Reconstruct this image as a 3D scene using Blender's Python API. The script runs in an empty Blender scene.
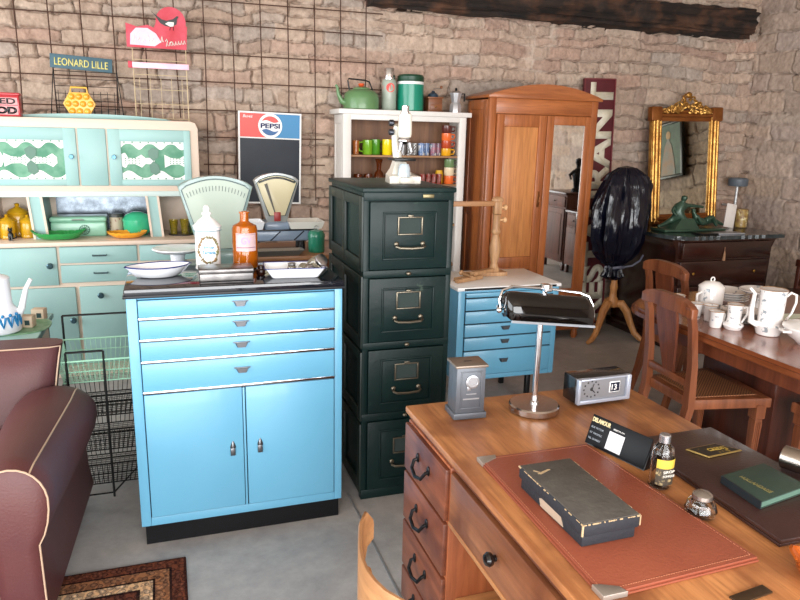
import bpy, bmesh, math, random
import numpy as np
from mathutils import Matrix, Vector, noise as mnoise
random.seed(7)
C = bpy.context.scene.collection
PI = math.pi
R = math.radians

# ------------------------------------------------------------------ materials
def lin(c):
    out = []
    for v in c:
        v = v / 255.0
        out.append(v / 12.92 if v <= .04045 else ((v + .055) / 1.055) ** 2.4)
    return (*out, 1.0)

MATS = {}
def new_mat(name):
    m = bpy.data.materials.new(name); m.use_nodes = True
    nt = m.node_tree; b = nt.nodes['Principled BSDF']
    return m, nt, b

def pm(name, col, rough=.5, metal=0, var=None, vscale=6, bump=0, bscale=40, coat=0, trans=0, ior=1.45,
       stretch=None, wear=None, wscale=14, wthr=.62, alpha=1, spec=None):
    """plain surface; var = second colour mixed in by noise; wear = chips/stains of a third colour"""
    if name in MATS: return MATS[name]
    m, nt, b = new_mat(name); N = nt.nodes; L = nt.links
    b.inputs['Base Color'].default_value = lin(col)
    b.inputs['Roughness'].default_value = rough
    b.inputs['Metallic'].default_value = metal
    b.inputs['IOR'].default_value = ior
    if coat:
        b.inputs['Coat Weight'].default_value = coat; b.inputs['Coat Roughness'].default_value = .08
    if trans: b.inputs['Transmission Weight'].default_value = trans
    if spec is not None: b.inputs['Specular IOR Level'].default_value = spec
    if alpha < 1: b.inputs['Alpha'].default_value = alpha
    if var or wear or bump:
        tc = N.new('ShaderNodeTexCoord'); mp = N.new('ShaderNodeMapping')
        L.new(tc.outputs['Object'], mp.inputs['Vector'])
        if stretch: mp.inputs['Scale'].default_value = stretch
    last = None
    if var:
        n = N.new('ShaderNodeTexNoise'); n.inputs['Scale'].default_value = vscale; n.inputs['Detail'].default_value = 6
        n.inputs['Roughness'].default_value = .6
        L.new(mp.outputs[0], n.inputs['Vector'])
        r = N.new('ShaderNodeValToRGB'); r.color_ramp.elements[0].position = .32; r.color_ramp.elements[1].position = .68
        r.color_ramp.elements[0].color = lin(col); r.color_ramp.elements[1].color = lin(var)
        L.new(n.outputs['Fac'], r.inputs['Fac']); last = r.outputs['Color']
    if wear:
        n = N.new('ShaderNodeTexNoise'); n.inputs['Scale'].default_value = wscale; n.inputs['Detail'].default_value = 8
        n.inputs['Roughness'].default_value = .7
        L.new(mp.outputs[0], n.inputs['Vector'])
        r = N.new('ShaderNodeValToRGB'); r.color_ramp.elements[0].position = wthr; r.color_ramp.elements[1].position = wthr + .05
        L.new(n.outputs['Fac'], r.inputs['Fac'])
        mx = N.new('ShaderNodeMix'); mx.data_type = 'RGBA'
        L.new(r.outputs['Color'], mx.inputs[0])
        if last: L.new(last, mx.inputs[6])
        else: mx.inputs[6].default_value = lin(col)
        mx.inputs[7].default_value = lin(wear); last = mx.outputs[2]
    if last: L.new(last, b.inputs['Base Color'])
    if bump:
        n = N.new('ShaderNodeTexNoise'); n.inputs['Scale'].default_value = bscale; n.inputs['Detail'].default_value = 5
        L.new(mp.outputs[0], n.inputs['Vector'])
        bp = N.new('ShaderNodeBump'); bp.inputs['Strength'].default_value = bump; bp.inputs['Distance'].default_value = .01
        L.new(n.outputs['Fac'], bp.inputs['Height']); L.new(bp.outputs[0], b.inputs['Normal'])
    MATS[name] = m
    return m

def wood(name, dark, light, axis='z', rough=.45, scale=9, coat=0, blot=None, grain=14):
    """wood with grain running along axis"""
    if name in MATS: return MATS[name]
    m, nt, b = new_mat(name); N = nt.nodes; L = nt.links
    tc = N.new('ShaderNodeTexCoord'); mp = N.new('ShaderNodeMapping'); L.new(tc.outputs['Object'], mp.inputs['Vector'])
    s = {'x': (.08, 1, 1), 'y': (1, .08, 1), 'z': (1, 1, .08)}[axis]
    mp.inputs['Scale'].default_value = s
    n = N.new('ShaderNodeTexNoise'); n.inputs['Scale'].default_value = scale * 2.4; n.inputs['Detail'].default_value = 7
    n.inputs['Roughness'].default_value = .62; n.inputs['Distortion'].default_value = .6
    L.new(mp.outputs[0], n.inputs['Vector'])
    r = N.new('ShaderNodeValToRGB'); r.color_ramp.elements[0].position = .34; r.color_ramp.elements[1].position = .66
    r.color_ramp.elements[0].color = lin(dark); r.color_ramp.elements[1].color = lin(light)
    L.new(n.outputs['Fac'], r.inputs['Fac'])
    n2 = N.new('ShaderNodeTexNoise'); n2.inputs['Scale'].default_value = scale * grain; n2.inputs['Detail'].default_value = 3
    L.new(mp.outputs[0], n2.inputs['Vector'])
    mx = N.new('ShaderNodeMix'); mx.data_type = 'RGBA'; mx.blend_type = 'MULTIPLY'; mx.inputs[0].default_value = .45
    r2 = N.new('ShaderNodeValToRGB'); r2.color_ramp.elements[0].position = .3; r2.color_ramp.elements[1].position = .55
    r2.color_ramp.elements[0].color = (.45, .4, .36, 1); r2.color_ramp.elements[1].color = (1, 1, 1, 1)
    L.new(n2.outputs['Fac'], r2.inputs['Fac'])
    L.new(r.outputs['Color'], mx.inputs[6]); L.new(r2.outputs['Color'], mx.inputs[7]); last = mx.outputs[2]
    if blot:
        n3 = N.new('ShaderNodeTexNoise'); n3.inputs['Scale'].default_value = 5; n3.inputs['Detail'].default_value = 5
        L.new(tc.outputs['Object'], n3.inputs['Vector'])
        r3 = N.new('ShaderNodeValToRGB'); r3.color_ramp.elements[0].position = .48; r3.color_ramp.elements[1].position = .68
        L.new(n3.outputs['Fac'], r3.inputs['Fac'])
        m3 = N.new('ShaderNodeMix'); m3.data_type = 'RGBA'; L.new(r3.outputs['Color'], m3.inputs[0])
        L.new(last, m3.inputs[6]); m3.inputs[7].default_value = lin(blot); last = m3.outputs[2]
    L.new(last, b.inputs['Base Color'])
    b.inputs['Roughness'].default_value = rough
    if coat: b.inputs['Coat Weight'].default_value = coat; b.inputs['Coat Roughness'].default_value = .15
    bp = N.new('ShaderNodeBump'); bp.inputs['Strength'].default_value = .12; bp.inputs['Distance'].default_value = .004
    L.new(n2.outputs['Fac'], bp.inputs['Height']); L.new(bp.outputs[0], b.inputs['Normal'])
    MATS[name] = m
    return m

# ------------------------------------------------------------------ mesh builder
class MB:
    def __init__(s): s.bm = bmesh.new(); s.M = Matrix.Identity(4); s.mi = 0; s.k = 0
    def xf(s, M): s.M = M; return s
    def v(s, co): return s.bm.verts.new(s.M @ Vector(co))
    def f(s, vs):
        try:
            fc = s.bm.faces.new(vs); fc.material_index = s.mi; return fc
        except ValueError: return None
    def box(s, x0, x1, y0, y1, z0, z1, bev=0, seg=2):
        e_ = min(s.k, 14) * 7e-5; s.k += 1
        x0 += e_; x1 -= e_; y0 += e_; y1 -= e_; z0 += e_; z1 -= e_
        vs = [s.v((x, y, z)) for x in (x0, x1) for y in (y0, y1) for z in (z0, z1)]
        idx = [(0, 1, 3, 2), (4, 6, 7, 5), (0, 4, 5, 1), (2, 3, 7, 6), (0, 2, 6, 4), (1, 5, 7, 3)]
        fs = [s.f([vs[i] for i in q]) for q in idx]
        if bev:
            es = list({e for fc in fs for e in fc.edges})
            g = bmesh.ops.bevel(s.bm, geom=es, offset=bev, segments=seg, affect='EDGES', profile=.5)
            for fc in g['faces']: fc.material_index = s.mi
        return s
    def lathe(s, prof, seg=24, c=(0, 0, 0), cap=True, ang=2 * PI, sx=1, sy=1):
        rings = []
        for r, z in prof:
            rings.append([s.v((c[0] + sx * max(r, 1e-4) * math.cos(ang * i / seg), c[1] + sy * max(r, 1e-4) * math.sin(ang * i / seg), c[2] + z)) for i in range(seg)])
        for a, b in zip(rings, rings[1:]):
            for i in range(seg): s.f([a[i], a[(i + 1) % seg], b[(i + 1) % seg], b[i]])
        if cap:
            s.f(rings[0][::-1]); s.f(rings[-1])
        return s
    def cyl(s, c, r, h, seg=20, r2=None, bev=0):
        r2 = r if r2 is None else r2
        if bev: return s.lathe([(r - bev, 0), (r, bev), (r2, h - bev), (r2 - bev, h)], seg, c)
        return s.lathe([(r, 0), (r2, h)], seg, c)
    def ball(s, c, r, seg=16, rings=10):
        if not hasattr(r, '__len__'): r = (r, r, r)
        M = s.M; s.M = M @ Matrix.Translation(c) @ Matrix.Diagonal((r[0], r[1], r[2], 1))
        s.lathe([(math.sin(PI * i / rings), -math.cos(PI * i / rings)) for i in range(rings + 1)], seg, cap=False); s.M = M
        return s
    def tube(s, pts, r, seg=8, closed=False, cap=True):
        pts = [Vector(p) for p in pts]; n = len(pts)
        rs = r if hasattr(r, '__len__') else [r] * n
        rings = []; up = None
        for i, p in enumerate(pts):
            a = pts[i - 1] if (i or closed) else p; b = pts[(i + 1) % n] if (i < n - 1 or closed) else p
            t = (b - a)
            t = t.normalized() if t.length > 1e-9 else Vector((0, 0, 1))
            if up is None:
                up = Vector((0, 0, 1)) if abs(t.z) < .9 else Vector((1, 0, 0))
            up = (up - t * up.dot(t))
            up = up.normalized() if up.length > 1e-6 else t.orthogonal().normalized()
            w = t.cross(up)
            rings.append([s.v(p + rs[i] * (up * math.cos(2 * PI * k / seg) + w * math.sin(2 * PI * k / seg))) for k in range(seg)])
        m = n if closed else n - 1
        for i in range(m):
            a, b = rings[i], rings[(i + 1) % n]
            for k in range(seg): s.f([a[k], a[(k + 1) % seg], b[(k + 1) % seg], b[k]])
        if cap and not closed: s.f(rings[0][::-1]); s.f(rings[-1])
        return s
    def prism(s, pts, axis, a0, a1, bev=0):
        e_ = min(s.k, 8) * 7e-5 * (1 if a1 > a0 else -1); s.k += 1; a0 += e_; a1 -= e_
        def co(u, v, a): return {'x': (a, u, v), 'y': (u, a, v), 'z': (u, v, a)}[axis]
        A = [s.v(co(u, v, a0)) for u, v in pts]; B = [s.v(co(u, v, a1)) for u, v in pts]; n = len(pts)
        fs = [s.f(A), s.f(B[::-1])] + [s.f([A[i], B[i], B[(i + 1) % n], A[(i + 1) % n]]) for i in range(n)]
        if bev:
            es = list({e for fc in fs[:2] if fc for e in fc.edges})
            bmesh.ops.bevel(s.bm, geom=es, offset=bev, segments=2, affect='EDGES', profile=.5)
        return s
    def loft(s, secs, cap=True):
        rings = [[s.v(p) for p in sec] for sec in secs]; n = len(rings[0])
        for a, b in zip(rings, rings[1:]):
            for i in range(n): s.f([a[i], a[(i + 1) % n], b[(i + 1) % n], b[i]])
        if cap: s.f(rings[0][::-1]); s.f(rings[-1])
        return s
    def build(s, name, mat, parent=None, smooth=35, loc=None, rot=None):
        bmesh.ops.recalc_face_normals(s.bm, faces=s.bm.faces)
        me = bpy.data.meshes.new(name); s.bm.to_mesh(me); s.bm.free()
        if not hasattr(mat, '__len__'): mat = [mat]
        for m in mat: me.materials.append(m)
        if smooth:
            me.polygons.foreach_set('use_smooth', [True] * len(me.polygons))
            me.set_sharp_from_angle(angle=R(smooth))
        o = bpy.data.objects.new(name, me); C.objects.link(o)
        if parent: o.parent = parent
        if loc: o.location = loc
        if rot: o.rotation_euler = rot
        return o

def thing(name, label, cat, loc=(0, 0, 0), rz=0, group=None):
    o = bpy.data.objects.new(name, None); o.empty_display_size = .05; C.objects.link(o)
    o.location = loc; o.rotation_euler = (0, 0, rz); o['label'] = label; o['category'] = cat
    if group: o['group'] = group
    return o
def tag(o, label, cat, loc=None, rz=None, group=None):
    o['label'] = label; o['category'] = cat
    if group: o['group'] = group
    if loc is not None: o.location = loc
    if rz is not None: o.rotation_euler = (0, 0, rz)
    return o
def struct(o): o['kind'] = 'structure'; return o
def dup(root, loc, rz=0, label=None, group=None, scale=None):
    r = root.copy(); C.objects.link(r); r.location = loc; r.rotation_euler = (0, 0, rz)
    if scale: r.scale = scale
    if label: r['label'] = label
    if group: r['group'] = group
    for ch in list(root.children):
        c = ch.copy(); C.objects.link(c); c.parent = r
        for g in list(ch.children):
            d = g.copy(); C.objects.link(d); d.parent = c
    return r
def text(name, s, w, h, mat, parent, loc, rot=(PI / 2, 0, 0), ext=.0008, shear=0, bold=0):
    """lettering fitted to w x h, centred on loc"""
    cu = bpy.data.curves.new(name, 'FONT'); cu.body = s; cu.size = 1; cu.extrude = 0; cu.shear = shear; cu.offset = bold
    to = bpy.data.objects.new(name, cu); C.objects.link(to)
    dg = bpy.context.evaluated_depsgraph_get(); dg.update()
    me = bpy.data.meshes.new_from_object(to.evaluated_get(dg)); bpy.data.objects.remove(to)
    xs = [v.co.x for v in me.vertices]; ys = [v.co.y for v in me.vertices]
    x0, x1, y0, y1 = min(xs), max(xs), min(ys), max(ys)
    for v in me.vertices:
        v.co.x = (v.co.x - (x0 + x1) / 2) / (x1 - x0) * w; v.co.y = (v.co.y - (y0 + y1) / 2) / (y1 - y0) * h
    me.materials.clear(); me.materials.append(mat); me.name = name
    o = bpy.data.objects.new(name, me); C.objects.link(o); o.parent = parent
    md = o.modifiers.new('thickness', 'SOLIDIFY'); md.thickness = ext; md.offset = 0
    o.location = loc; o.rotation_euler = rot
    return o
def arc(cx, cy, r, a0, a1, n, ry=None):
    ry = r if ry is None else ry
    return [(cx + r * math.cos(R(a0 + (a1 - a0) * i / n)), cy + ry * math.sin(R(a0 + (a1 - a0) * i / n))) for i in range(n + 1)]
def T(*a): return Matrix.Translation(a)
def Rz(a): return Matrix.Rotation(R(a), 4, 'Z')
def Ry(a): return Matrix.Rotation(R(a), 4, 'Y')
def Rx(a): return Matrix.Rotation(R(a), 4, 'X')

# shared materials
chrome = pm('chrome', (225, 225, 228), .12, 1)
steel = pm('steel', (175, 175, 178), .3, 1)
glass = pm('glass', (245, 248, 248), .03, trans=1, ior=1.45)
white_enamel = pm('white_enamel', (236, 238, 242), .15, coat=.5)
blue_rim = pm('blue_rim', (28, 42, 110), .25)
black_plastic = pm('black_plastic', (16, 16, 18), .3)
cream_trim = pm('cream_trim', (216, 196, 178), .45)
brass = pm('brass', (170, 130, 60), .35, 1)
paper = pm('paper', (230, 226, 215), .7)

# ------------------------------------------------------------------ camera
cam = bpy.data.cameras.new('camera'); co = bpy.data.objects.new('camera', cam); C.objects.link(co)
cam.sensor_width = 36; cam.lens = 687.1 / 800 * 36; cam.clip_start = .02
yaw, pitch, roll = R(18.85), R(13.6), R(1.39)
rv = Vector((math.cos(yaw), -math.sin(yaw), 0)); fw = Vector((math.sin(yaw) * math.cos(pitch), math.cos(yaw) * math.cos(pitch), -math.sin(pitch)))
uv = rv.cross(fw)
r2 = math.cos(roll) * rv + math.sin(roll) * uv; u2 = -math.sin(roll) * rv + math.cos(roll) * uv
co.matrix_world = Matrix((( r2.x, u2.x, -fw.x, 0), (r2.y, u2.y, -fw.y, 0), (r2.z, u2.z, -fw.z, 1.6), (0, 0, 0, 1)))
bpy.context.scene.camera = co

# ------------------------------------------------------------------ room
def vn(u, v, sc, seed):
    rs = np.random.RandomState(seed); g = rs.rand(256, 256)
    x = u * sc; y = v * sc; xi = np.floor(x).astype(int); yi = np.floor(y).astype(int)
    fx = x - xi; fy = y - yi; fx = fx * fx * (3 - 2 * fx); fy = fy * fy * (3 - 2 * fy)
    a = g[xi % 256, yi % 256]; b = g[(xi + 1) % 256, yi % 256]; c = g[xi % 256, (yi + 1) % 256]; d = g[(xi + 1) % 256, (yi + 1) % 256]
    return (a * (1 - fx) + b * fx) * (1 - fy) + (c * (1 - fx) + d * fx) * fy

def stone_mat():
    m, nt, b = new_mat('rubble_stone'); N = nt.nodes; L = nt.links
    at = N.new('ShaderNodeVertexColor'); at.layer_name = 'Col'
    tc = N.new('ShaderNodeTexCoord')
    n = N.new('ShaderNodeTexNoise'); n.inputs['Scale'].default_value = 22; n.inputs['Detail'].default_value = 9; n.inputs['Roughness'].default_value = .7
    L.new(tc.outputs['Object'], n.inputs['Vector'])
    r = N.new('ShaderNodeValToRGB'); r.color_ramp.elements[0].position = .25; r.color_ramp.elements[1].position = .75
    r.color_ramp.elements[0].color = (.62, .6, .58, 1); r.color_ramp.elements[1].color = (1.2, 1.18, 1.15, 1)
    L.new(n.outputs['Fac'], r.inputs['Fac'])
    mx = N.new('ShaderNodeMix'); mx.data_type = 'RGBA'; mx.blend_type = 'MULTIPLY'; mx.inputs[0].default_value = 1
    L.new(at.outputs['Color'], mx.inputs[6]); L.new(r.outputs['Color'], mx.inputs[7]); L.new(mx.outputs[2], b.inputs['Base Color'])
    b.inputs['Roughness'].default_value = .95; b.inputs['Specular IOR Level'].default_value = .15
    bp = N.new('ShaderNodeBump'); bp.inputs['Strength'].default_value = .8; bp.inputs['Distance'].default_value = .012
    n2 = N.new('ShaderNodeTexNoise'); n2.inputs['Scale'].default_value = 30; n2.inputs['Detail'].default_value = 10; n2.inputs['Roughness'].default_value = .68
    L.new(tc.outputs['Object'], n2.inputs['Vector']); L.new(n2.outputs['Fac'], bp.inputs['Height']); L.new(bp.outputs[0], b.inputs['Normal'])
    return m
STONE = stone_mat()

def stone_wall(name, L_, H_, res, seed, place, palette, mortar, hmean=.105, wmean=.3, mort=.5):
    """rubble masonry as a height field: real stones with recessed joints"""
    rs = np.random.RandomState(seed)
    nu = int(L_ / res) + 1; nv = int(H_ / res) + 1
    U, V = np.meshgrid(np.linspace(0, L_, nu), np.linspace(0, H_, nv), indexing='ij')
    wu = U + .05 * (vn(U, V, 4, seed + 1) - .5) + .018 * (vn(U, V, 18, seed + 2) - .5)
    wv = V + .06 * (vn(U, V, 1.3, seed + 3) - .5) + .045 * (vn(U, V, 5, seed + 4) - .5) + .016 * (vn(U, V, 20, seed + 5) - .5) + .007 * (vn(U, V, 45, seed + 15) - .5)
    zs = [-.1]
    while zs[-1] < H_ + .2: zs.append(zs[-1] + max(.045, rs.normal(hmean, hmean * .33)))
    zs = np.array(zs); row = np.clip(np.searchsorted(zs, wv) - 1, 0, len(zs) - 2)
    dv = np.minimum(wv - zs[row], zs[row + 1] - wv)
    du = np.zeros_like(U); sid = np.zeros(U.shape, int); base = 0
    for k in range(len(zs) - 1):
        xs = [-.3 - rs.rand() * .2]
        while xs[-1] < L_ + .4: xs.append(xs[-1] + max(.09, rs.normal(wmean, wmean * .42)))
        xs = np.array(xs); mk = row == k
        if not mk.any(): continue
        ii = np.clip(np.searchsorted(xs, wu[mk]) - 1, 0, len(xs) - 2)
        lo = wu[mk] - xs[ii]; hi = xs[ii + 1] - wu[mk]
        du[mk] = np.minimum(lo, hi); sid[mk] = base + ii; base += len(xs)
    d = np.minimum(du, dv)
    prot = rs.rand(base + 5) * .014; tiltu = (rs.rand(base + 5) - .5) * .05
    pal = np.array([lin(c)[:3] for c in palette]); pw = rs.choice(len(palette), base + 5)
    tint = 1 + (rs.rand(base + 5) - .5) * .20
    m1 = vn(U, V, 2.2, seed + 6) * .6 + vn(U, V, 9, seed + 7) * .4      # where mortar fills the joint
    jw = .003 + .010 * vn(U, V, 7, seed + 8)
    st = np.clip(d / jw, 0, 1); st = st * st * (3 - 2 * st)
    fill = np.clip((m1 - (1 - mort)) * 6, 0, 1)
    depth = .075 * (1 - fill) + .003 * fill
    hgt = -depth * (1 - st) + prot[sid] * st * (1 - .75 * fill) + .010 * (vn(U, V, 12, seed + 9) - .5) + .010 * (vn(U, V, 28, seed + 10) - .5) * (vn(U, V, 3, seed + 16) + .3) + .005 * (vn(U, V, 70, seed + 11) - .5)
    col = pal[pw[sid]] * tint[sid][..., None]
    mc = np.array(lin(mortar)[:3]); blend = np.clip(np.clip(1 - d / (jw * 2.2), 0, 1) * (.4 + fill) + np.clip((m1 - .72) * 5, 0, .8), 0, 1)
    col = col * (1 - blend[..., None]) + mc * blend[..., None]
    big = .9 + .22 * vn(U, V, .9, seed + 12)
    col = np.clip(col * big[..., None], 0, 1)
    co_ = np.array([place(a, b, c) for a, b, c in ((0, 0, 0), (1, 0, 0), (0, 1, 0), (0, 0, 1))], float)
    P = co_[0] + U[..., None] * (co_[1] - co_[0]) + V[..., None] * (co_[2] - co_[0]) + hgt[..., None] * (co_[3] - co_[0])
    me = bpy.data.meshes.new(name); nvt = nu * nv
    me.vertices.add(nvt); me.vertices.foreach_set('co', P.reshape(-1).astype(np.float32))
    I = np.arange(nvt).reshape(nu, nv); q = np.stack([I[:-1, :-1], I[1:, :-1], I[1:, 1:], I[:-1, 1:]], -1).reshape(-1, 4)
    me.loops.add(q.size); me.loops.foreach_set('vertex_index', q.reshape(-1).astype(np.int32))
    me.polygons.add(len(q)); me.polygons.foreach_set('loop_start', (np.arange(len(q)) * 4).astype(np.int32)); me.polygons.foreach_set('loop_total', np.full(len(q), 4, np.int32))
    me.update(); me.validate()
    ca = me.color_attributes.new('Col', 'FLOAT_COLOR', 'POINT')
    ca.data.foreach_set('color', np.concatenate([col, np.ones((nu, nv, 1))], -1).reshape(-1).astype(np.float32))
    me.polygons.foreach_set('use_smooth', [True] * len(q)); me.materials.append(STONE)
    o = bpy.data.objects.new(name, me); C.objects.link(o); struct(o)
    return o
PAL = [(178, 156, 140), (184, 163, 147), (172, 150, 136), (188, 169, 153), (180, 155, 140), (174, 158, 146), (186, 165, 149), (178, 150, 135), (172, 158, 148), (182, 160, 144), (180, 158, 142)]
PALR = [(186, 166, 152), (180, 160, 148), (190, 168, 152), (186, 164, 147), (178, 160, 150), (192, 174, 160)]
stone_wall('wall_back', 6.75, 3.2, .0075, 11, lambda u, v, n: (-1.65 + u, 5.16 - n, v), PAL, (188, 170, 156), hmean=.088, wmean=.27, mort=.40)
stone_wall('wall_back.001', 2.5, 3.2, .04, 12, lambda u, v, n: (-4.15 + u, 5.16 - n, v), PAL, (186, 164, 142))
stone_wall('wall_right', 2.6, 3.2, .010, 13, lambda u, v, n: (5.06 - n, 5.2 - u, v), PALR, (176, 158, 146), hmean=.15, wmean=.38, mort=.7)
stone_wall('wall_right.001', 5.2, 3.2, .03, 14, lambda u, v, n: (5.06 - n, 2.6 - u, v), PALR, (176, 158, 146), hmean=.15, wmean=.38, mort=.7)

# concrete floor
m, nt, b = new_mat('polished_concrete'); N = nt.nodes; L = nt.links
tc = N.new('ShaderNodeTexCoord')
n1 = N.new('ShaderNodeTexNoise'); n1.inputs['Scale'].default_value = 1.6; n1.inputs['Detail'].default_value = 8; n1.inputs['Roughness'].default_value = .62; n1.inputs['Distortion'].default_value = .5
L.new(tc.outputs['Object'], n1.inputs['Vector'])
cr = N.new('ShaderNodeValToRGB'); cr.color_ramp.elements[0].position = .3; cr.color_ramp.elements[1].position = .7
cr.color_ramp.elements[0].color = lin((146, 144, 144)); cr.color_ramp.elements[1].color = lin((184, 181, 179))
e = cr.color_ramp.elements.new(.5); e.color = lin((166, 163, 161))
L.new(n1.outputs['Fac'], cr.inputs['Fac'])
n2 = N.new('ShaderNodeTexNoise'); n2.inputs['Scale'].default_value = 14; n2.inputs['Detail'].default_value = 10; n2.inputs['Roughness'].default_value = .75
L.new(tc.outputs['Object'], n2.inputs['Vector'])
c2 = N.new('ShaderNodeValToRGB'); c2.color_ramp.elements[0].position = .3; c2.color_ramp.elements[1].position = .7
c2.color_ramp.elements[0].color = (.78, .78, .78, 1); c2.color_ramp.elements[1].color = (1.08, 1.07, 1.06, 1)
L.new(n2.outputs['Fac'], c2.inputs['Fac'])
mx = N.new('ShaderNodeMix'); mx.data_type = 'RGBA'; mx.blend_type = 'MULTIPLY'; mx.inputs[0].default_value = 1
L.new(cr.outputs['Color'], mx.inputs[6]); L.new(c2.outputs['Color'], mx.inputs[7]); L.new(mx.outputs[2], b.inputs['Base Color'])
rr = N.new('ShaderNodeMapRange'); rr.inputs[3].default_value = .38; rr.inputs[4].default_value = .62
L.new(n1.outputs['Fac'], rr.inputs[0]); L.new(rr.outputs[0], b.inputs['Roughness'])
bp = N.new('ShaderNodeBump'); bp.inputs['Strength'].default_value = .08; L.new(n2.outputs['Fac'], bp.inputs['Height']); L.new(bp.outputs[0], b.inputs['Normal'])
struct(MB().box(-4.2, 5.3, -2.7, 5.4, -.15, 0).build('floor', m, smooth=0))
struct(MB().box(-4.2, 5.3, -2.7, 5.4, 3.2, 3.35).build('ceiling', wood('old_ceiling_boards', (160, 142, 124), (196, 180, 162), 'y', .8), smooth=0))
plaster = pm('old_plaster', (190, 180, 166), .9, var=(170, 158, 142), vscale=3, bump=.3, bscale=20)
# left wall with a wide workshop window, front wall with the barn doorway the daylight comes through
w = MB(); w.box(-4.35, -4.15, -2.7, 5.3, 0, .5); w.box(-4.35, -4.15, -2.7, 5.3, 2.9, 3.2); w.box(-4.35, -4.15, -2.7, -1.2, .5, 2.9); w.box(-4.35, -4.15, 4.6, 5.3, .5, 2.9)
struct(w.build('wall_left', plaster, smooth=0))
w = MB(); w.box(-4.35, -3.4, -2.8, -2.6, 0, 3.2); w.box(3.4, 5.3, -2.8, -2.6, 0, 3.2); w.box(-3.4, 3.4, -2.8, -2.6, 2.8, 3.2)
struct(w.build('wall_front', plaster, smooth=0))
wf = MB()
for y in (-1.2, .7, 2.65, 4.55): wf.box(-4.3, -4.22, y, y + .05, .5, 2.9)
for z in (.5, 1.7, 2.85): wf.box(-4.3, -4.22, -1.2, 4.6, z, z + .05)
struct(wf.build('window_1', pm('window_paint', (60, 66, 62), .5), smooth=0))
# floor joint strip
j = MB(); j.xf(T(.712, 1.9, .0)); j.box(-.004, .004, -1.9, .85, 0, .003)
struct(j.build('trim_1', pm('joint_strip', (176, 178, 182), .35, .6), smooth=0))

# charred timber lintel across the back wall
def lintel(label, x0, x1, y, z0, z1, seed, sag=0, depth=.16):
    secs = []; n = 150
    for i in range(n + 1):
        x = x0 + (x1 - x0) * i / n; t = i / n; sec = []
        for k in range(44):
            a = 2 * PI * k / 44
            c_, s_ = math.cos(a), math.sin(a)
            c_ = math.copysign(abs(c_) ** .6, c_); s_ = math.copysign(abs(s_) ** .6, s_)
            p = Vector((x * 1.2, c_ * 3 + seed, s_ * 3)); nz = mnoise.noise(p) * .10 + mnoise.noise(p * 3.1) * .12
            g = .30 * mnoise.noise(Vector((x * .7, k * .55, seed))) - .28 * abs(mnoise.noise(Vector((x * 1.1, k * .9 + 7, seed)))) + .10 * mnoise.noise(Vector((x * 9, k * .5, seed)))
            s1 = 1 + nz + g
            sec.append((x, y + depth * c_ * s1, (z0 + z1) / 2 + sag * t + (z1 - z0) / 2 * s_ * s1))
        secs.append(sec)
    o = MB().loft(secs).build('timber_lintel', wood('charred_wood', (12, 9, 8), (48, 34, 26), 'x', .9, 9, blot=(84, 54, 36)), smooth=60)
    return tag(o, label, 'beam')
lintel('dark charred timber beam running along the top of the back stone wall', 1.45, 4.86, 5.12, 2.48, 2.70, 3, 0.0)

# ================================================================== FURNITURE
# ---- blue metal cabinet with black glass top
bluep = pm('sky_blue_paint', (100, 162, 192), .36, var=(95, 157, 188), vscale=2, coat=.2)
darkgap = pm('dark_gap', (14, 18, 22), .7)
t = thing('metal_cabinet', 'large sky blue metal cabinet with four drawers, two doors and black plinth', 'cabinet', (.24, 2.587, 0))
b_ = MB(); b_.box(-.40, .40, .012, .42, .082, 1.0, .004); b_.box(-.40, -.363, -.004, .02, .082, 1.0, .003); b_.box(.368, .40, -.004, .02, .082, 1.0, .003)
b_.box(-.363, .368, -.004, .02, .082, .117, .002); b_.box(-.363, .368, -.004, .02, .994, 1.006, .002)
b_.build('body', bluep, t)
MB().box(-.386, .388, .004, .41, 0, .082).build('plinth', pm('black_plinth', (7, 7, 10), .5, spec=.25), t)
g = MB(); g.box(-.365, .37, .004, .013, .112, .996); g.build('recess', darkgap, t)
for z0, z1 in ((.924, .992), (.842, .916), (.758, .834), (.638, .750)):
    d = MB().box(-.360, .365, -.012, .006, z0 + .003, z1, .003).build('drawer', bluep, t)
    MB().box(-.362, .367, -.0165, -.004, z0 - .006, z0 + .004, .002).build('chrome_strip', chrome, d)
    hz = (z0 + z1) / 2 + .008
    h = MB(); h.xf(T(.002, -.012, hz))
    h.loft([[(x * s_, -y, z) for x, z in ((-.026, .007), (.026, .007), (.017, -.011), (-.017, -.011))] for s_, y in ((1, 0), (.95, .008), (.8, .013))])
    h.box(-.031, .031, -.008, 0, .006, .0095, .001)
    h.build('cup_handle', pm('handle_steel', (110, 112, 116), .3, .9), d)
for s_ in (-1, 1):
    x0, x1 = (-.360, -.0015) if s_ < 0 else (.012, .365)
    d = MB().box(x0, x1, -.012, .006, .121, .628, .004).build('door', bluep, t)
    hx = -.043 if s_ < 0 else .063
    h = MB(); h.xf(T(hx, -.012, .378)); h.lathe([(.011, 0), (.012, .004), (.006, .02), (.002, .028)], 12, sy=.7)
    h.box(-.011, .008, -.012, 0, -.03, .002, .003); h.build('lever_handle', pm('handle_steel', (110, 112, 116), .3, .9), d)
MB().box(.0005, .0085, -.012, .006, .121, .626, .001).build('centre_stile', bluep, t)
tp = MB(); tp.box(-.405, .405, -.012, .425, 1.006, 1.035, .004)
tp = tp.build('glass_top', pm('black_glass', (18, 22, 30), .06, coat=.6), t)
MB().box(-.409, .409, -.016, .429, 1.001, 1.011, .002).build('edge_trim', pm('dark_rubber_edge', (12, 14, 20), .45), tp)

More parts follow.
